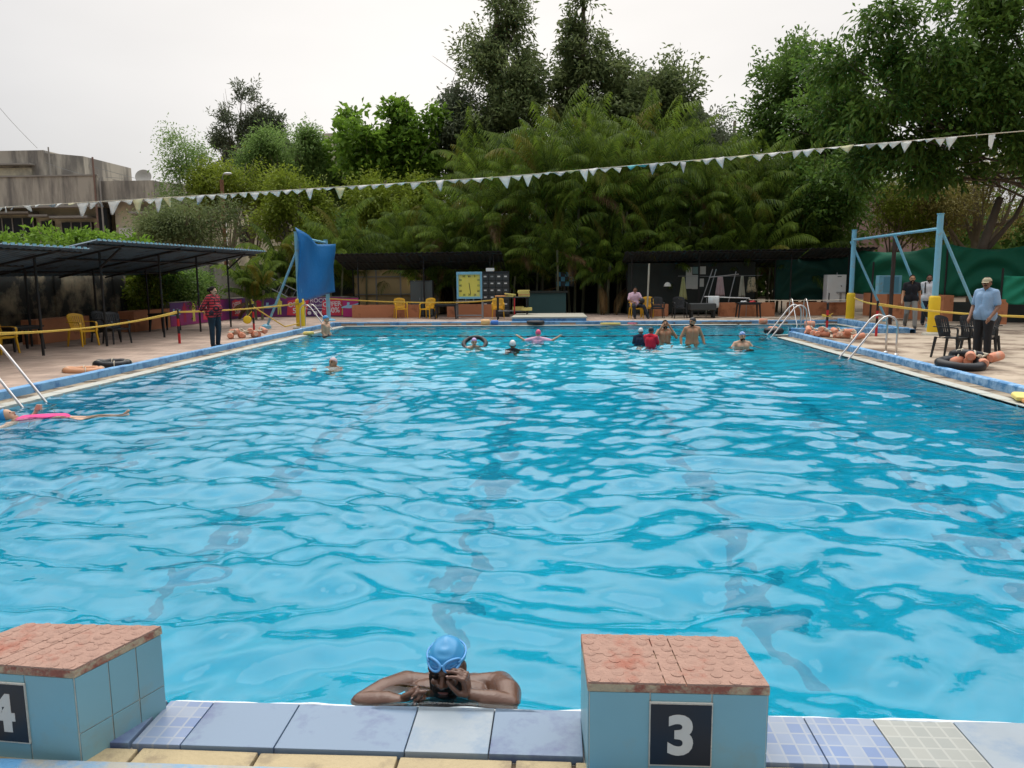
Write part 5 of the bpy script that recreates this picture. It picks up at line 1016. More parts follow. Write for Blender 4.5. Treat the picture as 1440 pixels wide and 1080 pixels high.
while x < 8.3:
    w_ = rg.uniform(.20, .30); h_ = rg.choice((.05, .08, .11, .14, .18, .27)) * (1.15 if x < -8 else .9); tw = rg.uniform(-.9, .9) if rg.random() < .5 else rg.uniform(-.25, .25); fo = rg.uniform(-.4, .4)
    d = Vector((math.cos(tw), math.sin(tw), 0)); a = Vector((x, 17, bz(x))) - o; b = a + d * w_; b.z = bz(x + w_ * math.cos(tw)) - o.z; tip = (a + b) / 2 + Vector((fo * .16, rg.uniform(-.1, .1), -h_))
    mb = MB(); mb.grid([[a + (b - a) * s + ((tip - (a + b) / 2) + ((a + b) / 2 - (a + (b - a) * s)) * .92) * q + Vector((0, .03 * math.sin(5 * q + 4 * s) * q, 0)) for q in (0, .33, .66, 1)] for s in (0, .33, .66, 1)], .004); mb.build('pennant', rg.choices(M_fl, (82, 9, 4, 5))[0], r, smooth=True)
    x += w_ * rg.uniform(.92, 1.1)
mb = MB(); mb.prism([(-.06, 0), (.08, .02), (.02, -.30), (-.05, -.22)], 0, .004, Matrix.Translation(Vector((9.05, 17, bz(9.05) - .02)) - o) @ Matrix.Rotation(R(90), 4, 'X')); mb.build('pennant', M_fl[0], r)
for (x, lb) in ((-15.1, 'left'), (12.6, 'right')):
    mb = MB(); mb.tube([(0, 0, 0), (0, 0, bz(x) + .15 - .1)], .05, 8); ob = tag(mb.build('bunting_pole', M_galv), 'steel pole holding the %s end of the bunting outside the frame' % lb, 'pole'); ob.location = (x, 17, .1)
# wires, street lamp
for k, (a, b, sg, lb) in enumerate((((-37, 45, 20), (-32.1, 46.5, 9.95), 1.5, 'thin cable hanging from the sky to the roof room on the left'), ((-31.3, 46, 9.6), (-22, 60, 7.8), 1.0, 'thin upper wire running right from the roof room'), ((-31.3, 46, 9.0), (-26.5, 46, 8.0), .5, 'thin lower wire from the roof room to the roof mast'))):
    mb = MB(); mb.tube([Vector(a) + (Vector(b) - Vector(a)) * t_ - Vector((sg * .35 * math.sin(math.pi * t_) * (k == 0), 0, sg * .5 * math.sin(math.pi * t_))) for t_ in np.linspace(0, 1, 14)], .016, 4); tag(mb.build('overhead_wire', M_galv), lb, 'wire')
r = empty('street_lamp', (-17.3, 39, 0), 0, 'rusty brown lamp pole with a small white lamp among the left trees', 'street lamp'); mb = MB(); mb.tube([(0, 0, 0), (.05, 0, 6.9)], .10, 8); mb.build('pole', mat('rust_pole', (.24, .11, .06), .8, .2, 5), r); mb = MB(); mb.tube([(.05, 0, 6.8), (.2, -.1, 7.15), (.45, -.2, 7.2)], .03, 6); mb.build('arm', M_galv, r); mb = MB(); mb.ell((.5, -.25, 7.17), (.22, .12, .07)); mb.build('lamp', M_wht, r, smooth=True)
# ------------------------------------------------------------------ people
def capsule(bm, p0, p1, r0, r1, n=24):
    p0 = Vector(p0); p1 = Vector(p1); d = p1 - p0
    ax = d.normalized() if d.length > 1e-6 else Vector((0, 0, 1)); u = ax.orthogonal().normalized(); v = ax.cross(u)
    prof = [(-r0 * math.cos(a), r0 * math.sin(a), p0) for a in (.25, .7, 1.15, math.pi / 2)] + [(r1 * math.sin(a), r1 * math.cos(a), p1) for a in (0, .42, .87, 1.32)]
    rings = [[bm.verts.new(c + ax * h + (u * math.cos(6.28318 * j / n) + v * math.sin(6.28318 * j / n)) * r) for j in range(n)] for h, r, c in prof]
    for A, B in zip(rings, rings[1:]):
        for j in range(n): bm.faces.new((A[j], A[(j + 1) % n], B[(j + 1) % n], B[j]))
    bm.faces.new(rings[0][::-1]); bm.faces.new(rings[-1])
def blob(name, prims, voxel, m, parent, it=3, fac=.5, cut=None):
    """one continuous skin over all primitives: union by voxel remesh, then smoothed"""
    bm = bmesh.new()
    for p in prims:
        if p[0] == 'c': capsule(bm, *p[1:])
        else:
            g = bmesh.ops.create_uvsphere(bm, u_segments=20, v_segments=14, radius=1); rot = p[3] if len(p) > 3 else Euler((0, 0, 0))
            bmesh.ops.transform(bm, matrix=Matrix.Translation(Vector(p[1])) @ rot.to_matrix().to_4x4() @ Matrix.Diagonal((*p[2], 1)), verts=g['verts'])
    bmesh.ops.recalc_face_normals(bm, faces=bm.faces[:])
    me = bpy.data.meshes.new(name + '_src'); bm.to_mesh(me); bm.free(); ob = bpy.data.objects.new(name + '_src', me); col.objects.link(ob)
    md = ob.modifiers.new('r', 'REMESH'); md.mode = 'VOXEL'; md.voxel_size = voxel; md.adaptivity = 0
    sm = ob.modifiers.new('s', 'SMOOTH'); sm.iterations = it; sm.factor = fac
    bpy.context.view_layer.update(); out_ = bpy.data.meshes.new_from_object(ob.evaluated_get(bpy.context.evaluated_depsgraph_get()))
    bpy.data.objects.remove(ob); bpy.data.meshes.remove(me)
    out_.materials.clear(); out_.materials.append(m)
    if cut:
        bm = bmesh.new(); bm.from_mesh(out_)
        for co, no in cut: bmesh.ops.bisect_plane(bm, geom=bm.verts[:] + bm.edges[:] + bm.faces[:], plane_co=co, plane_no=no, clear_outer=True)
        bm.to_mesh(out_); bm.free()
    return link_mesh(name, out_, parent, smooth=True)
def shell(name, c, rad, m, parent, cut=None, rot=None, seg=28, th=.004):
    bm = bmesh.new(); bmesh.ops.create_uvsphere(bm, u_segments=seg, v_segments=seg // 2 + 4, radius=1)
    if cut: bmesh.ops.bisect_plane(bm, geom=bm.verts[:] + bm.edges[:] + bm.faces[:], plane_co=cut[0], plane_no=cut[1], clear_outer=True)
    bmesh.ops.transform(bm, matrix=Matrix.Translation(Vector(c)) @ (rot.to_matrix().to_4x4() if rot is not None else Matrix.Identity(4)) @ Matrix.Diagonal((*rad, 1)), verts=bm.verts[:])
    bmesh.ops.solidify(bm, geom=bm.faces[:], thickness=th)
    me = bpy.data.meshes.new(name); bm.to_mesh(me); bm.free(); me.materials.append(m); return link_mesh(name, me, parent, smooth=True)
def skin(n, c): return mat('skin_' + n, c, .5, .08, 12, .08, 60, spec=.35)
S_mid = skin('warm', (.45, .235, .13)); S_dark = skin('deep', (.25, .125, .075)); S_light = skin('light', (.56, .34, .22)); S_deeper = skin('deepest', (.12, .062, .04))
M_hair = mat('black_hair', (.010, .008, .007), .75, .3, 20, .4, 60, spec=.15); M_eye = mat('eye_white', (.6, .58, .55), .3); M_lip = mat('lips', (.22, .08, .07), .5)
def cloth(n, c, **k): return mat('cloth_' + n, c, .9, k.get('var', .12), k.get('scale', 7), .25, 50)
def default_joints():
    return dict(hipL=(.09, 0, .92), hipR=(-.09, 0, .92), waist=(0, 0, 1.08), chest=(0, -.01, 1.27), shL=(.175, .01, 1.385), shR=(-.175, .01, 1.385), neck=(0, .012, 1.43), head=(0, -.015, 1.565),
                elL=(.225, .03, 1.12), elR=(-.225, .03, 1.12), wrL=(.235, -.03, .88), wrR=(-.235, -.03, .88), knL=(.10, -.02, .50), knR=(-.10, -.02, .50), anL=(.10, .02, .085), anR=(-.10, .02, .085))
def person(label, loc, rz, joints=None, sk=None, h=1.7, fat=1.0, belly=0.0, hair='short', turn=0.0, nod=0.0, beard=False, top=None, sleeve=.55, bottom=None, shorts=False, cap=None, goggles=None, shoes=None, hand_dir=None, legs=True, hem=None, vox=.012, group=None, cut_legs=False):
    J = default_joints(); J.update(joints or {}); J = {k: Vector(v) for k, v in J.items()}; sk = sk or S_mid; r = empty('person', loc, R(rz), label, 'person', group); r.scale = (h / 1.7,) * 3
    P = []
    for s in 'LR':
        sg = 1 if s == 'L' else -1; hip, sh = J['hip' + s], J['sh' + s]
        hp = hip * .85 + J['waist'] * .15; ch = J['chest'] + (sh - J['chest']) * .38 - Vector((0, 0, .02)); wa = J['waist'] + Vector((.06 * sg, 0, 0)) * fat
        P += [('c', hip + Vector((0, .01, 0)), wa, .115 * fat, .098 * fat), ('c', wa, ch, .098 * fat, .112 * (fat * .5 + .5)), ('c', ch, sh, .095, .062), ('c', J['neck'] + Vector((0, .005, .01)), sh, .05, .055)]
    P += [('c', J['neck'] - Vector((0, 0, .05)), J['head'] - Vector((0, -.012, .05)), .056, .052)]
    if belly: P.append(('e', J['waist'] + Vector((0, -.07 - belly * .3, .0)), (.125 * fat, .10 + belly, .15)))
    torso = list(P); arms = []; legp = []
    Rh = Euler((nod, 0, turn)).to_matrix(); hc = J['head']
    def hv(x, y, z): return hc + Rh @ Vector((x, y, z))
    eh = Euler((nod, 0, turn))
    H_ = [('e', hv(0, .012, .022), (.076, .096, .102), eh), ('e', hv(0, -.02, -.045), (.058, .068, .070), eh), ('c', hv(0, -.088, .012), hv(0, -.106, -.022), .011, .016), ('e', hv(0, -.075, -.086), (.026, .022, .020), eh), ('e', hv(.076, .012, -.008), (.012, .024, .033), eh), ('e', hv(-.076, .012, -.008), (.012, .024, .033), eh), ('c', hv(-.03, -.085, .028), hv(.03, -.085, .028), .014, .014)]
    for s in 'LR':
        sg = 1 if s == 'L' else -1; sh, el, wr = J['sh' + s], J['el' + s], J['wr' + s]
        arms += [('c', sh, el, .056, .043), ('c', el, wr, .043, .029)]
        d = Vector(hand_dir[s]).normalized() if hand_dir and s in hand_dir else (wr - el).normalized(); sd = d.cross(Vector((sg, 0, .0))); sd = sd.normalized() if sd.length > .1 else Vector((0, -1, 0)); nrm_ = d.cross(sd)
        pc = wr + d * .05; arms += [('c', wr, wr + d * .085, .030, .034)]
        for k in range(4):
            b = wr + d * .085 + sd * (.026 - .0175 * k); arms += [('c', b, b + d * (.045 - .006 * abs(k - 1)) + nrm_ * .004, .0095, .009), ('c', b + d * .045, b + d * (.082 - .010 * abs(k - 1.3)) - nrm_ * .012 * sg, .009, .008)]
        arms += [('c', wr + d * .03 + sd * .03, wr + d * .075 + sd * .055, .011, .009)]
        hip, kn, an = J['hip' + s], J['kn' + s], J['an' + s]
        legp += [('c', hip, kn, .088 * fat, .056 * (fat * .6 + .4)), ('c', kn, kn + (an - kn) * .35, .054, .056), ('c', kn + (an - kn) * .35, an, .054, .037), ('c', an - Vector((0, -.03, .03)), an + Vector((.01 * sg, -.15, -.05)), .036, .028)]
    blob('body', torso + H_ + arms + (legp if legs else []), vox, sk, r)
    if top is not None:
        TP = [('c', a, b, r0 + .014, r1 + .014) for _, a, b, r0, r1 in [p for p in torso if p[0] == 'c'][:-1]] + [('e', p[1], tuple(q + .016 for q in p[2])) for p in torso if p[0] == 'e']
        for s in 'LR':
            sh, el = J['sh' + s], J['el' + s]; TP.append(('c', sh, sh + (el - sh) * sleeve * .9, .074, .066)); 
            if sleeve > 1: TP.append(('c', el, el + (J['wr' + s] - el) * (sleeve - 1), .056, .042))
            if not shorts: TP.append(('c', J['hip' + s] + Vector((0, 0, .03)), J['waist'], .118 * fat + .016, .11 * fat + .012))
        cuts = [(Vector((0, 0, hem if hem is not None else J['hipL'].z - .07)), Vector((0, 0, -1)))] if not isinstance(hem, str) else None
        blob('shirt', TP, vox, top, r, 2, cut=cuts)
    if bottom is not None:
        BP = []
        for s in 'LR':
            hip, kn, an = J['hip' + s], J['kn' + s], J['an' + s]; BP += [('c', hip + Vector((0, .01, .0)), J['waist'] * .55 + hip * .45, .122 * fat, .110 * fat), ('c', hip, kn, .098 * fat, .074)]
            if not shorts: BP += [('c', kn, an + (kn - an) * .02, .074, .062)]
        blob('trousers', BP, vox, bottom, r, 2)
    if shoes is not None:
        for s in 'LR':
            an = J['an' + s]; mb = MB(); mb.ell(an + Vector((0, -.06, -.045)), (.047, .135, .042)); mb.build('shoe', shoes, r, smooth=True)
    if cap is not None:
        shell('swim_cap', hv(0, .012, .026), (.082, .103, .106), cap, r, (Vector((0, 0, -.05)), Vector((0, -.38, -1))), eh)
    elif hair == 'short':
        shell('hair', hv(0, .018, .026), (.083, .104, .110), M_hair, r, (Vector((0, -.25, .10)), Vector((0, -.75, -.62))), eh)
    elif hair == 'bun':
        shell('hair', hv(0, .020, .022), (.086, .106, .112), M_hair, r, (Vector((0, -.35, .0)), Vector((0, -1, -.42))), eh); mb = MB(); mb.ell(hv(0, .125, .0), (.055, .05, .06)); mb.build('hair_bun', M_hair, r, smooth=True)
    if beard:
        shell('beard', hv(0, -.022, -.052), (.064, .074, .070), M_hair, r, (Vector((0, -.3, -.22)), Vector((0, .5, 1))), eh)
    # eyes, brows, mouth
    for sg in (-1, 1):
        mb = MB(); mb.ell(hv(.030 * sg, -.084, .008), (.0125, .008, .0075), eh, 10, 8); mb.build('eye', M_hair, r, smooth=True)
        mb = MB(); mb.tube([hv(.014 * sg, -.098, .030), hv(.032 * sg, -.096, .035), hv(.048 * sg, -.083, .029)], .005, 5); mb.build('eyebrow', M_hair, r, smooth=True)
    mb = MB(); mb.ell(hv(0, -.086, -.056), (.024, .009, .008), eh, 12, 8); mb.build('mouth', M_lip, r, smooth=True)
    if goggles is not None:
        zg = .052 if goggles[1] == 'up' else .008; g_ = MB()
        for sg in (-1, 1): g_.ell(hv(.034 * sg, -.094 + (.01 if zg > .03 else 0), zg), (.024, .012, .017), eh, 12, 8)
        g_.tube([hv(.08 * math.sin(a), .012 - .10 * math.cos(a), zg + .006 * (1 - math.cos(a))) for a in np.linspace(.5, 6.28 - .5, 20)], .006, 5); g_.build('goggles', goggles[0], r, smooth=True)
    r['hv'] = 0; del r['hv']
    return r, hv
M_bluecap = mat('cap_blue', (.04, .28, .58), .35, .08, 6, .1, 30); M_blackcap = mat('cap_black', (.02, .021, .023), .4, .2, 6); M_whitecap = mat('cap_white', (.70, .70, .68), .4, .05, 6); M_pinkcap = mat('cap_pink', (.75, .10, .20), .4, .1, 6); M_lavcap = mat('cap_lavender', (.48, .34, .60), .4, .1, 6); M_skincap = mat('cap_pale_pink', (.60, .42, .42), .4, .1, 6)
# --- on the decks
pl_m = bpy.data.materials.new('red_plaid'); pl_m.use_nodes = True; t = pl_m.node_tree; p_ = t.nodes['Principled BSDF']; p_.inputs['Roughness'].default_value = .9
co = t.nodes.new('ShaderNodeTexCoord'); sx = t.nodes.new('ShaderNodeSeparateXYZ'); t.links.new(co.outputs['Object'], sx.inputs[0]); ad = t.nodes.new('ShaderNodeMath'); t.links.new(sx.outputs[0], ad.inputs[0]); t.links.new(sx.outputs[1], ad.inputs[1]); cb = t.nodes.new('ShaderNodeCombineXYZ'); t.links.new(ad.outputs[0], cb.inputs[0]); t.links.new(sx.outputs[2], cb.inputs[1])
bk = t.nodes.new('ShaderNodeTexBrick'); bk.offset = 0; bk.inputs['Scale'].default_value = 1; bk.inputs['Brick Width'].default_value = .075; bk.inputs['Row Height'].default_value = .075; bk.inputs['Mortar Size'].default_value = .016; bk.inputs['Mortar Smooth'].default_value = .3; bk.inputs['Color1'].default_value = (.55, .035, .045, 1); bk.inputs['Color2'].default_value = (.40, .03, .04, 1); bk.inputs['Mortar'].default_value = (.025, .012, .02, 1); t.links.new(cb.outputs[0], bk.inputs['Vector']); t.links.new(bk.outputs[0], p_.inputs['Base Color'])
r, hv = person('woman in a red plaid shirt and dark jeans standing on the left deck', (-8.98, 19.35, .1), 72, dict(elL=(.27, .12, 1.15), elR=(-.27, .12, 1.15), wrL=(.10, .22, .98), wrR=(-.10, .22, .98), knL=(.09, -.05, .50), knR=(-.09, .02, .5), hipL=(.1, .01, .93), hipR=(-.1, .01, .93)), S_light, 1.58, 1.22, .05, 'bun', .25, .25, top=pl_m, sleeve=1.5, bottom=cloth('jeans', (.012, .028, .045)), shoes=M_blk, hem=.80)
mb = MB(); mb.tube([hv(0, 0, 0) + Vector((.075 * math.cos(a), .02 + .06 * math.sin(a), -.155 + .02 * math.sin(a))) for a in np.linspace(0, 6.28, 15)[:-1]], .014, 6, closed=True); mb.build('collar', cloth('collar', (.6, .48, .40)), r, smooth=True)
M_shirtblue = mat('blue_check_shirt', (.27, .40, .56), .9, .12, 40, .2, 60)
r, hv = person('man in a light blue shirt and beige cap standing beside the black chairs', (8.50, 15.70, .1), -62, dict(elL=(.25, .02, 1.10), elR=(-.25, .0, 1.10), wrL=(.22, -.16, .90), wrR=(-.20, -.17, .90), waist=(0, -.02, 1.08)), S_dark, 1.68, 1.08, 0, 'short', .35, .05, top=M_shirtblue, sleeve=.8, bottom=cloth('charcoal', (.022, .022, .024)), shoes=cloth('brown_shoe', (.12, .06, .04)), hem=.82)
M_capb = cloth('beige_cap', (.42, .36, .24), var=.3, scale=14)
eh = Euler((.05, 0, .35)); shell('cap', hv(0, .014, .042), (.088, .108, .088), M_capb, r, (Vector((0, 0, .05)), Vector((0, 0, -1))), eh); mb = MB(); mb.grid([[hv(.075 * math.sin(a), -.085 - q * .085 * math.cos(a * .8), .046 - q * .018) for q in (0, .5, 1)] for a in np.linspace(-1, 1, 9)], .006); mb.build('cap_peak', M_capb, r, smooth=True)
mb = MB(); mb.tube([hv(-.03, -.09, -.035), hv(0, -.098, -.032), hv(.03, -.09, -.035)], .008, 6); mb.build('moustache', M_hair, r, smooth=True)
r, hv = person('man in a black T-shirt and grey trousers walking on the right deck', (11.18, 24.9, .1), -15, dict(knL=(.11, -.16, .52), anL=(.11, -.24, .11), knR=(-.10, -.02, .50), anR=(-.09, .28, .15), elL=(.24, .10, 1.13), wrL=(.26, .04, .90), elR=(-.24, -.02, 1.12), wrR=(-.27, -.14, .90)), S_mid, 1.72, 1.0, 0, 'short', 0, 0, True, cloth('black_tee', (.012, .012, .016)), .62, cloth('grey_trousers', (.24, .23, .21)), shoes=M_blk)
r, hv = person('man in a white T-shirt with a dark backpack strap walking behind the yellow padded post', (12.08, 25.7, .1), -18, dict(knL=(.10, -.14, .52), anL=(.11, -.18, .10), anR=(-.09, .24, .13), elL=(.23, .0, 1.12), wrL=(.26, -.10, .90), elR=(-.24, .05, 1.12), wrR=(-.25, -.03, .88)), S_dark, 1.72, 1.0, 0, 'short', 0, 0, True, cloth('white_tee', (.66, .66, .68)), .6, cloth('dark_jeans', (.035, .045, .065)), shoes=M_blk)
mb = MB(); mb.tube([(-.115, -.115, 1.10), (-.12, -.13, 1.25), (-.115, -.09, 1.40), (-.11, .0, 1.455), (-.11, .12, 1.38)], .022, 6); mb.build('backpack_strap', M_blk, r, smooth=True); mb = MB(); mb.ell((0, .22, 1.22), (.16, .10, .22)); mb.build('backpack', M_blk, r, smooth=True)
mb = MB(); mb.ell((0, 0, .22), (.24, .12, .20)); mb.tube([(-.10, 0, .36), (-.06, 0, .5), (.06, 0, .5), (.10, 0, .36)], .015, 6); o = tag(mb.build('carried_bag', M_blk, smooth=True), 'black bag hanging from the hand of the man in the white T-shirt', 'bag'); o.location = (12.1, 25.5, .38)
r, hv = person('person in a pink shirt sitting sideways on a yellow chair at the far end', (3.2, 31.72, .1), 8, dict(hipL=(.10, .05, .56), hipR=(-.10, .05, .56), waist=(-.03, .08, .72), chest=(-.06, .06, .92), shL=(.13, .06, 1.02), shR=(-.23, .07, 1.00), neck=(-.05, .05, 1.06), head=(-.03, .02, 1.19), knL=(.26, -.36, .52), knR=(-.16, -.34, .52), anL=(.42, -.42, .09), anR=(-.12, -.34, .09), elL=(.24, -.06, .80), wrL=(.12, -.24, .72), elR=(-.30, .0, .78), wrR=(-.14, -.2, .70)), S_dark, 1.66, 1.05, 0, 'short', -.2, .2, top=cloth('pink_shirt', (.68, .46, .54)), sleeve=.9, bottom=cloth('navy_trousers', (.02, .028, .04)), shoes=M_blk, hem=.50)
mb = MB(); mb.ell((0, 0, .1), (.13, .09, .12)); mb.tube([(-.06, 0, .2), (0, 0, .3), (.06, 0, .2)], .012, 5); o = tag(mb.build('carried_bag', M_blk, smooth=True), 'small black bag on the lap of the seated person in pink', 'bag'); o.location = (3.42, 31.5, .72)
# --- standing in the shallow end
crouch = dict(knL=(.14, -.25, .62), knR=(-.14, -.25, .62), anL=(.12, .02, .30), anR=(-.12, .02, .30), hipL=(.09, .05, .90), hipR=(-.09, .05, .90))
M_gog = mat('dark_goggles', (.02, .025, .03), .2)
person('bare chested man in a black swim cap standing in the water, looking left', (3.68, 21.1, -1.0), 5, dict(elL=(.30, .02, 1.14), elR=(-.30, .02, 1.14), wrL=(.33, -.08, .93), wrR=(-.31, -.10, .93)), S_mid, 1.72, 1.05, 0, None, -.9, .0, True, cap=M_blackcap)
person('bearded bare chested man with both hands raised to his forehead goggles', (2.96, 21.25, -1.06), 0, dict(crouch, elL=(.30, -.12, 1.22), wrL=(.12, -.16, 1.50), elR=(-.30, -.12, 1.22), wrR=(-.12, -.16, 1.50)), S_mid, 1.7, 1.0, 0, 'short', 0, -.05, True, goggles=(M_gog, 'up'), hand_dir=dict(L=(-.5, .1, .8), R=(.5, .1, .8)))
person('person in a bright red shirt and black cap seen from behind in the water', (2.46, 20.3, -.93), 145, dict(elL=(.20, -.10, 1.14), elR=(-.20, -.10, 1.14), wrL=(.12, -.26, 1.02), wrR=(-.10, -.26, 1.02)), S_dark, 1.44, 1.0, 0, None, .1, .25, False, cloth('red_rash_shirt', (.66, .02, .045)), .8, cloth('dark_shorts', (.02, .02, .03)), True, M_blackcap, hem=.8)
person('person in a white cap almost hidden behind the red shirt', (2.26, 20.95, -.97), 160, dict(wrL=(.12, -.26, 1.02), wrR=(-.10, -.26, 1.02)), S_dark, 1.42, .95, 0, None, 0, 0.2, False, cloth('navy_top', (.02, .03, .06)), .8, cap=M_whitecap, hem=.8)
person('bearded man in a blue and white cap with water at his shoulders', (4.8, 20.1, -1.34), 12, dict(crouch, elL=(.34, -.05, 1.20), elR=(-.34, -.05, 1.20), wrL=(.40, -.25, 1.12), wrR=(-.40, -.25, 1.12)), S_light, 1.74, 1.18, 0, None, -.15, 0, True, cap=mat('cap_blue_white', (.06, .22, .58), .4, .1, 9, dirt=(.68, .70, .72), dscale=9, damt=.4), bottom=cloth('trunks', (.02, .02, .03)), shorts=True)
person('slim bare backed swimmer in a blue cap standing by the far left ladder', (-7.62, 24.5, -1.0), 75, dict(elL=(.19, .02, 1.12), elR=(-.19, .02, 1.12), wrL=(.19, -.12, .92), wrR=(-.19, -.12, .92)), S_light, 1.66, .86, 0, None, .2, 0, False, cap=M_bluecap, bottom=cloth('trunks', (.02, .02, .03)), shorts=True)
person('girl in a lavender cap floating inside a black swim ring', (-2.27, 20.35, -1.36), 8, dict(crouch, elL=(.28, -.14, 1.30), elR=(-.28, -.14, 1.30), wrL=(.22, -.34, 1.38), wrR=(-.14, -.36, 1.36)), S_light, 1.6, .9, 0, None, .1, .1, cap=M_lavcap)
ring('swim_ring', 'black swim ring tilted round the girl in the lavender cap', (-2.27, 20.5, .05), .30, .062, Euler((R(38), 0, 0)), .9, cat='swim ring')
person('swimmer with a plain white cap seen from behind, arms spread at the surface', (-1.16, 19.25, -1.43), 185, dict(crouch, elL=(.42, -.03, 1.36), elR=(-.42, -.03, 1.36), wrL=(.64, -.1, 1.34), wrR=(-.64, -.1, 1.34)), S_dark, 1.7, 1.0, 0, None, 0, 0, False, cloth('black_top', (.015, .016, .02)), .9, cap=M_whitecap)
person('woman in a hot pink cap with both arms stretched out above the water', (-.58, 21.9, -1.27), 172, dict(crouch, elL=(.40, -.02, 1.34), elR=(-.40, -.02, 1.34), wrL=(.60, -.04, 1.46), wrR=(-.60, -.04, 1.46)), S_light, 1.62, 1.0, 0, None, .3, 0, False, cloth('pink_top', (.72, .42, .55)), .9, cap=M_pinkcap)
person('swimmer in a pale pink cap with only the face above the water, left of centre', (-4.75, 15.75, -1.42), -25, dict(crouch, elL=(.30, -.16, 1.22), elR=(-.30, -.16, 1.22), wrL=(.24, -.4, 1.2), wrR=(-.24, -.4, 1.2), head=(0, -.05, 1.535)), S_mid, 1.66, 1.0, 0, None, .1, -.25, False, cap=M_skincap)
# --- girl floating on her back at the left, holding the ladder
r = empty('person', (-7.42, 9.72, -.055), R(17), 'girl in a blue cap and pink swimsuit floating on her back at the left edge', 'person')
def E3(c, rad, rot=None): return ('e', c, rad, rot) if rot is not None else ('e', c, rad)
hd = Vector((-.06, 0, .085)); eh = Euler((0, R(-52), 0))
P = [('c', (.10, -.07, .0), (.42, -.06, .015), .085, .08), ('c', (.10, .07, .0), (.42, .06, .015), .085, .08), ('c', (.42, -.06, .01), (.62, -.06, .0), .085, .095), ('c', (.42, .06, .01), (.62, .06, .0), .085, .095), ('c', (.62, -.06, -.02), (1.0, -.05, -.03), .078, .05), ('c', (.62, .06, -.015), (1.0, .05, -.015), .078, .05), ('c', (1.0, -.05, -.03), (1.38, -.05, -.02), .048, .033), ('c', (1.0, .05, -.015), (1.36, .05, .01), .048, .033), ('c', (1.38, -.05, -.02), (1.46, -.06, .05), .03, .022), ('c', (1.36, .05, .01), (1.44, .05, .09), .03, .022),
     ('c', (.06, 0, .01), hd, .05, .05), E3(hd + Vector((-.02, 0, .015)), (.095, .075, .098)), E3(hd + Vector((.05, 0, -.012)), (.062, .055, .062)), ('c', hd + Vector((.055, 0, .07)), hd + Vector((.09, 0, .062)), .012, .014), E3(hd + Vector((.115, 0, .0)), (.022, .022, .022)), ('c', (.10, -.16, -.02), (-.05, -.34, -.06), .045, .038), ('c', (-.05, -.34, -.06), (-.2, -.5, -.05), .036, .028), ('c', (.08, .15, .0), (.08, .26, -.05), .045, .04), ('c', (.08, .26, -.05), (.20, .30, .11), .036, .027), ('c', (.20, .30, .11), (.235, .29, .165), .028, .032)]
for k in range(4): P += [('c', (.22 - .012 * k, .26, .18 - .022 * k + .02), (.26, .25, .18 - .022 * k + .02), .011, .010), ('c', (.26, .25, .18 - .022 * k + .02), (.275, .285, .175 - .022 * k + .02), .010, .009)]
blob('body', P, .010, S_light, r)
SP = [('c', (.12, -.07, .002), (.42, -.06, .017), .092, .086), ('c', (.12, .07, .002), (.42, .06, .017), .092, .086), ('c', (.42, -.06, .012), (.62, -.05, .0), .090, .099), ('c', (.42, .06, .012), (.62, .05, .0), .090, .099)]
blob('swimsuit', SP, .012, cloth('pink_swimsuit', (.75, .08, .26)), r); shell('swim_cap', hd + Vector((-.028, 0, .012)), (.104, .084, .107), M_bluecap, r, (Vector((.22, 0, 0)), Vector((1, 0, .25))))
mb = MB(); mb.ell(hd + Vector((-.02, .0, -.075)), (.075, .07, .03)); mb.build('hair', M_hair, r, smooth=True)
for sg in (-1, 1): mb = MB(); mb.ell(hd + Vector((.045, .03 * sg, .068)), (.010, .012, .006)); mb.build('eye', M_hair, r, smooth=True); mb = MB(); mb.tube([hd + Vector((.022, .014 * sg, .085)), hd + Vector((.018, .045 * sg, .078))], .004, 5); mb.build('eyebrow', M_hair, r, smooth=True)
mb = MB(); mb.ell(hd + Vector((.098, 0, .036)), (.009, .022, .007)); mb.build('mouth', M_lip, r, smooth=True)

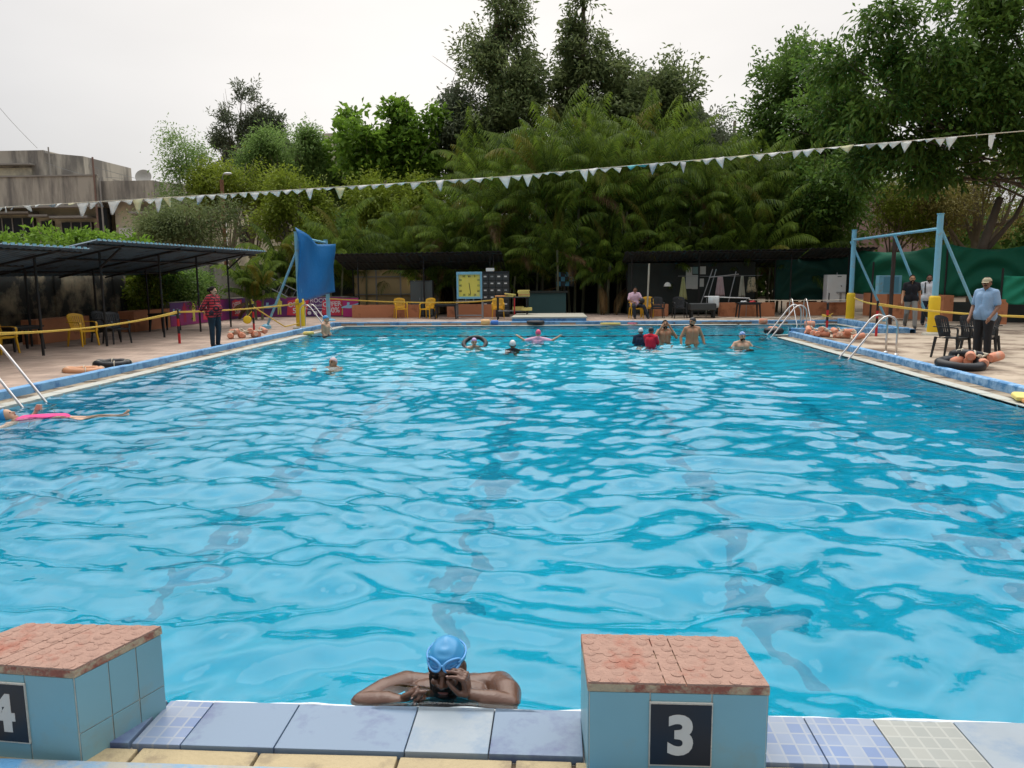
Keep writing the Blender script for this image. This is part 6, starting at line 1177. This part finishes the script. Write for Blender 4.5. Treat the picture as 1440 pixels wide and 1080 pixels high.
# --- the swimmer at the wall in front: bowed head in a blue cap, one hand on the goggles, one fist by the face
ox, oy = -.50, 3.0
r = empty('person', (ox, oy, 0), 0, 'man in a blue swim cap adjusting his goggles at the near pool edge', 'person')
hc = Vector((-.005, .195, .118)); hr = Euler((R(5), 0, R(-3))); Hm = hr.to_matrix()
def hw(x, y, z): return hc + Hm @ Vector((x, y, z))
shL, shR = Vector((.225, .30, -.035)), Vector((-.215, .31, -.05))
elL, wrL_ = Vector((.285, .085, .005)), Vector((.105, .078, .052))
elR, wrR_ = Vector((-.375, .10, -.012)), Vector((-.175, .075, .012))
P = [E3((.215, .285, -.03), (.078, .072, .070)), E3((-.21, .30, -.045), (.078, .072, .070)), E3((.19, .075, .022), (.07, .044, .042), Euler((0, .3, .05))), E3((-.27, .088, .006), (.075, .046, .044), Euler((0, -.1, -.1))), ('c', (-.11, .24, -.07), (.11, .24, -.07), .095, .095), ('c', (.09, .33, -.45), (.10, .33, -.12), .12, .125), ('c', (-.09, .33, -.45), (-.10, .33, -.12), .12, .125), ('c', (.10, .32, -.12), shL, .10, .070), ('c', (-.10, .32, -.12), shR, .10, .070), ('c', (.0, .29, -.09), (0, .25, .03), .066, .058), ('c', (0, .27, -.03), shL + Vector((-.03, 0, .01)), .055, .060), ('c', (0, .27, -.03), shR + Vector((.03, 0, .01)), .055, .060),
     ('c', (.09, .33, -.45), (.11, .36, -.85), .105, .07), ('c', (-.09, .33, -.45), (-.11, .36, -.85), .105, .07), ('c', (.11, .36, -.85), (.11, .5, -1.25), .065, .045), ('c', (-.11, .36, -.85), (-.11, .5, -1.25), .065, .045),
     E3(hw(0, .014, .022), (.078, .098, .104), hr), E3(hw(0, -.02, -.05), (.060, .070, .076), hr), ('c', hw(0, -.090, .010), hw(0, -.112, -.026), .011, .014), E3(hw(.016, -.100, -.030), (.011, .012, .010), hr), E3(hw(-.016, -.100, -.030), (.011, .012, .010), hr), E3(hw(0, -.080, -.098), (.028, .024, .022), hr), E3(hw(.078, .014, -.008), (.012, .024, .034), hr), E3(hw(-.078, .014, -.008), (.012, .024, .034), hr), ('c', hw(-.036, -.086, .026), hw(.036, -.086, .026), .015, .015), E3(hw(.036, -.080, -.022), (.022, .018, .018), hr), E3(hw(-.036, -.080, -.022), (.022, .018, .018), hr),
     ('c', shL, (shL + elL) / 2 + Vector((.012, 0, .012)), .075, .068), ('c', (shL + elL) / 2 + Vector((.012, 0, .012)), elL, .068, .050), ('c', elL, elL * .6 + wrL_ * .4, .050, .050), ('c', elL * .6 + wrL_ * .4, wrL_, .050, .029),
     ('c', shR, (shR + elR) / 2 + Vector((0, 0, .012)), .075, .064), ('c', (shR + elR) / 2 + Vector((0, 0, .012)), elR, .064, .050), ('c', elR, elR * .6 + wrR_ * .4, .050, .051), ('c', elR * .6 + wrR_ * .4, wrR_, .051, .031)]
nails = []
def hand(w, d, sd, pn, curls, lens, thumb, palm_w=.040, palm_l=.085):
    """w wrist, d along the palm, sd towards the index side, pn out of the palm; curls = bends (rad) of each finger's joints"""
    w, d, sd, pn = Vector(w), Vector(d).normalized(), Vector(sd), Vector(pn); sd = (sd - d * sd.dot(d)).normalized(); n_ = d.cross(sd).normalized(); n_ = n_ if n_.dot(pn) > 0 else -n_; Q = []
    for k in (-1, -.33, .33, 1): Q.append(('c', w + sd * k * palm_w * .45 + d * .008, w + d * palm_l + sd * k * palm_w * .78, .0155, .0125))
    for k in range(4):
        b = w + d * (palm_l - .004 * abs(k - 1)) + sd * palm_w * (.80 - .533 * k); a = 0; p = b; rr = .0098 - .0009 * (k == 3)
        for j, (cu, fr) in enumerate(zip(curls[k], (.46, .31, .23))):
            a += cu; fdir = d * math.cos(a) + n_ * math.sin(a) + sd * (.10 - .07 * k) * (j == 0); q = p + fdir.normalized() * lens[k] * fr; Q.append(('c', p, q, rr, rr * .93)); p = q; rr *= .93
        nails.append((p, fdir.normalized(), -(-d * math.sin(a) + n_ * math.cos(a))))
    t0 = w + d * .018 + sd * palm_w * .65; pts = [t0] + [Vector(x) for x in thumb]
    for a_, b_, r0, r1 in zip(pts, pts[1:], (.017, .0125, .0105), (.0125, .0108, .0092)): Q.append(('c', a_, b_, r0, r1))
    nails.append((pts[-1], (pts[-1] - pts[-2]).normalized(), -n_))
    return Q
ln = (.074, .082, .076, .060)
# raised left hand: palm towards the face, fingers reaching left to the goggles
P += hand(wrL_, (-.14, .05, 1), (-.1, -1, -.12), (-1, .25, 0), [(.95, .45, .25), (.85, .45, .25), (.78, .42, .2), (.70, .40, .2)], ln, [wrL_ + Vector((-.034, -.030, .022)), wrL_ + Vector((-.062, -.030, .048)), wrL_ + Vector((-.084, -.022, .072))])
# right fist beside the face, fingers curled, thumb against the index finger
P += hand(wrR_, (.075, .0, .050), (.2, -.1, .8), (.35, -.85, -.1), [(.95, 1.25, .7), (1.1, 1.3, .8), (1.2, 1.35, .8), (1.25, 1.35, .8)], ln, [wrR_ + Vector((.042, -.018, .058)), wrR_ + Vector((.074, -.036, .072)), wrR_ + Vector((.098, -.040, .076))])
S_fg = mat('skin_wet_deep', (.115, .055, .034), .27, .16, 10, .12, 90, spec=.5); S_nail = mat('nail', (.36, .22, .18), .3, .05)
blob('body', P, .0042, S_fg, r, 4, .5)
for i, (p, d, n_) in enumerate(nails):
    mb = MB(); q = d.to_track_quat('X', 'Z').to_euler(); mb.ell(p + d * .002 + n_ * .0062, (.0065, .0052, .0028), q, 10, 6); mb.build('nail', S_nail, r, smooth=True)
M_fgcap = mat('silicone_cap_blue', (.055, .29, .54), .30, .07, 7, .06, 25, spec=.5)
bm = bmesh.new(); bmesh.ops.create_uvsphere(bm, u_segments=64, v_segments=44, radius=1); bmesh.ops.bisect_plane(bm, geom=bm.verts[:] + bm.edges[:] + bm.faces[:], plane_co=(0, 0, .10), plane_no=(0, -.22, -1), clear_outer=True)
for v in bm.verts:
    x, y, z = v.co; f = max(0, -y) * max(0, z)
    wr = .022 * math.sin(z * 26 + 3 * x * x) * math.exp(-(x / .38) ** 2) * f * 2 + .03 * math.exp(-((abs(x) - .55) / .12) ** 2) * math.exp(-((z - .68) / .16) ** 2) + .05 * math.exp(-(x / .2) ** 2 - (y / .25) ** 2) * max(0, z)
    v.co = v.co * (1 + wr)
bmesh.ops.transform(bm, matrix=Matrix.Translation(hw(0, .014, .026)) @ Hm.to_4x4() @ Matrix.Diagonal((.0855, .106, .112, 1)), verts=bm.verts[:]); bmesh.ops.solidify(bm, geom=bm.faces[:], thickness=.003)
me = bpy.data.meshes.new('swim_cap'); bm.to_mesh(me); bm.free(); me.materials.append(M_fgcap); link_mesh('swim_cap', me, r, smooth=True)
M_gl = mat('blue_goggle_lens', (.03, .18, .42), .08, .05, 3, spec=.8); M_gf = mat('blue_goggle_frame', (.10, .33, .64), .3, .05, 3)
gr = MB(); zg = .062
def gp(x, off, z): q = math.sqrt(max(0, 1 - (x / .0855) ** 2 - ((z - .026) / .112) ** 2)); return hw(x, .014 - .106 * q - off, z)
for sg in (-1, 1): gr.tube([gp(sg * .040 + .033 * math.cos(a), .012, zg + .023 * math.sin(a)) for a in np.linspace(0, 6.283, 25)[:-1]], .0062, 7, closed=True)
gr.tube([gp(x, .010, zg + .004 - 40 * x * x * .1) for x in np.linspace(-.014, .014, 7)], .0055, 6)
gr.tube([hw(.0875 * math.sin(a), .014 - .108 * math.cos(a), zg + .010 * (1 - math.cos(a)) * .5) for a in np.linspace(.85, 6.283 - .85, 30)], .005, 6); gog = gr.build('goggles', M_gf, r, smooth=True)
for sg in (-1, 1):
    mb = MB(); mb.grid([[gp(sg * .040 + q * .032 * math.cos(a), .012 + .005 * (1 - q), zg + q * .022 * math.sin(a)) for q in (.02, .4, .75, 1)] for a in np.linspace(0, 6.283, 21)], .002); mb.build('lens', M_gl, gog, smooth=True)
blob('beard', [('c', hw(0, -.05, -.10), (0, .15, -.03), .05, .06), ('e', hw(0, -.030, -.078), (.064, .070, .052), hr), ('e', hw(0, -.078, -.104), (.036, .026, .028), hr), ('c', hw(-.062, -.01, -.04), hw(-.05, -.03, -.085), .020, .024), ('c', hw(.062, -.01, -.04), hw(.05, -.03, -.085), .020, .024), ('c', hw(-.03, -.094, -.052), hw(0, -.102, -.046), .009, .010), ('c', hw(.03, -.094, -.052), hw(0, -.102, -.046), .009, .010)], .005, M_hair, r)  # beard enlarged below the chin, its black also standing for the shade there
for sg in (-1, 1): mb = MB(); mb.tube([hw(.014 * sg, -.103, .026), hw(.034 * sg, -.101, .031), hw(.054 * sg, -.083, .024)], .006, 6); mb.build('eyebrow', M_hair, r, smooth=True); mb = MB(); mb.ell(hw(.032 * sg, -.088, .004), (.014, .008, .007), hr, 12, 8); mb.build('eye', M_hair, r, smooth=True)
mb = MB(); mb.ell(hw(0, -.096, -.066), (.024, .008, .008), hr, 12, 8); mb.build('mouth', M_lip, r, smooth=True)
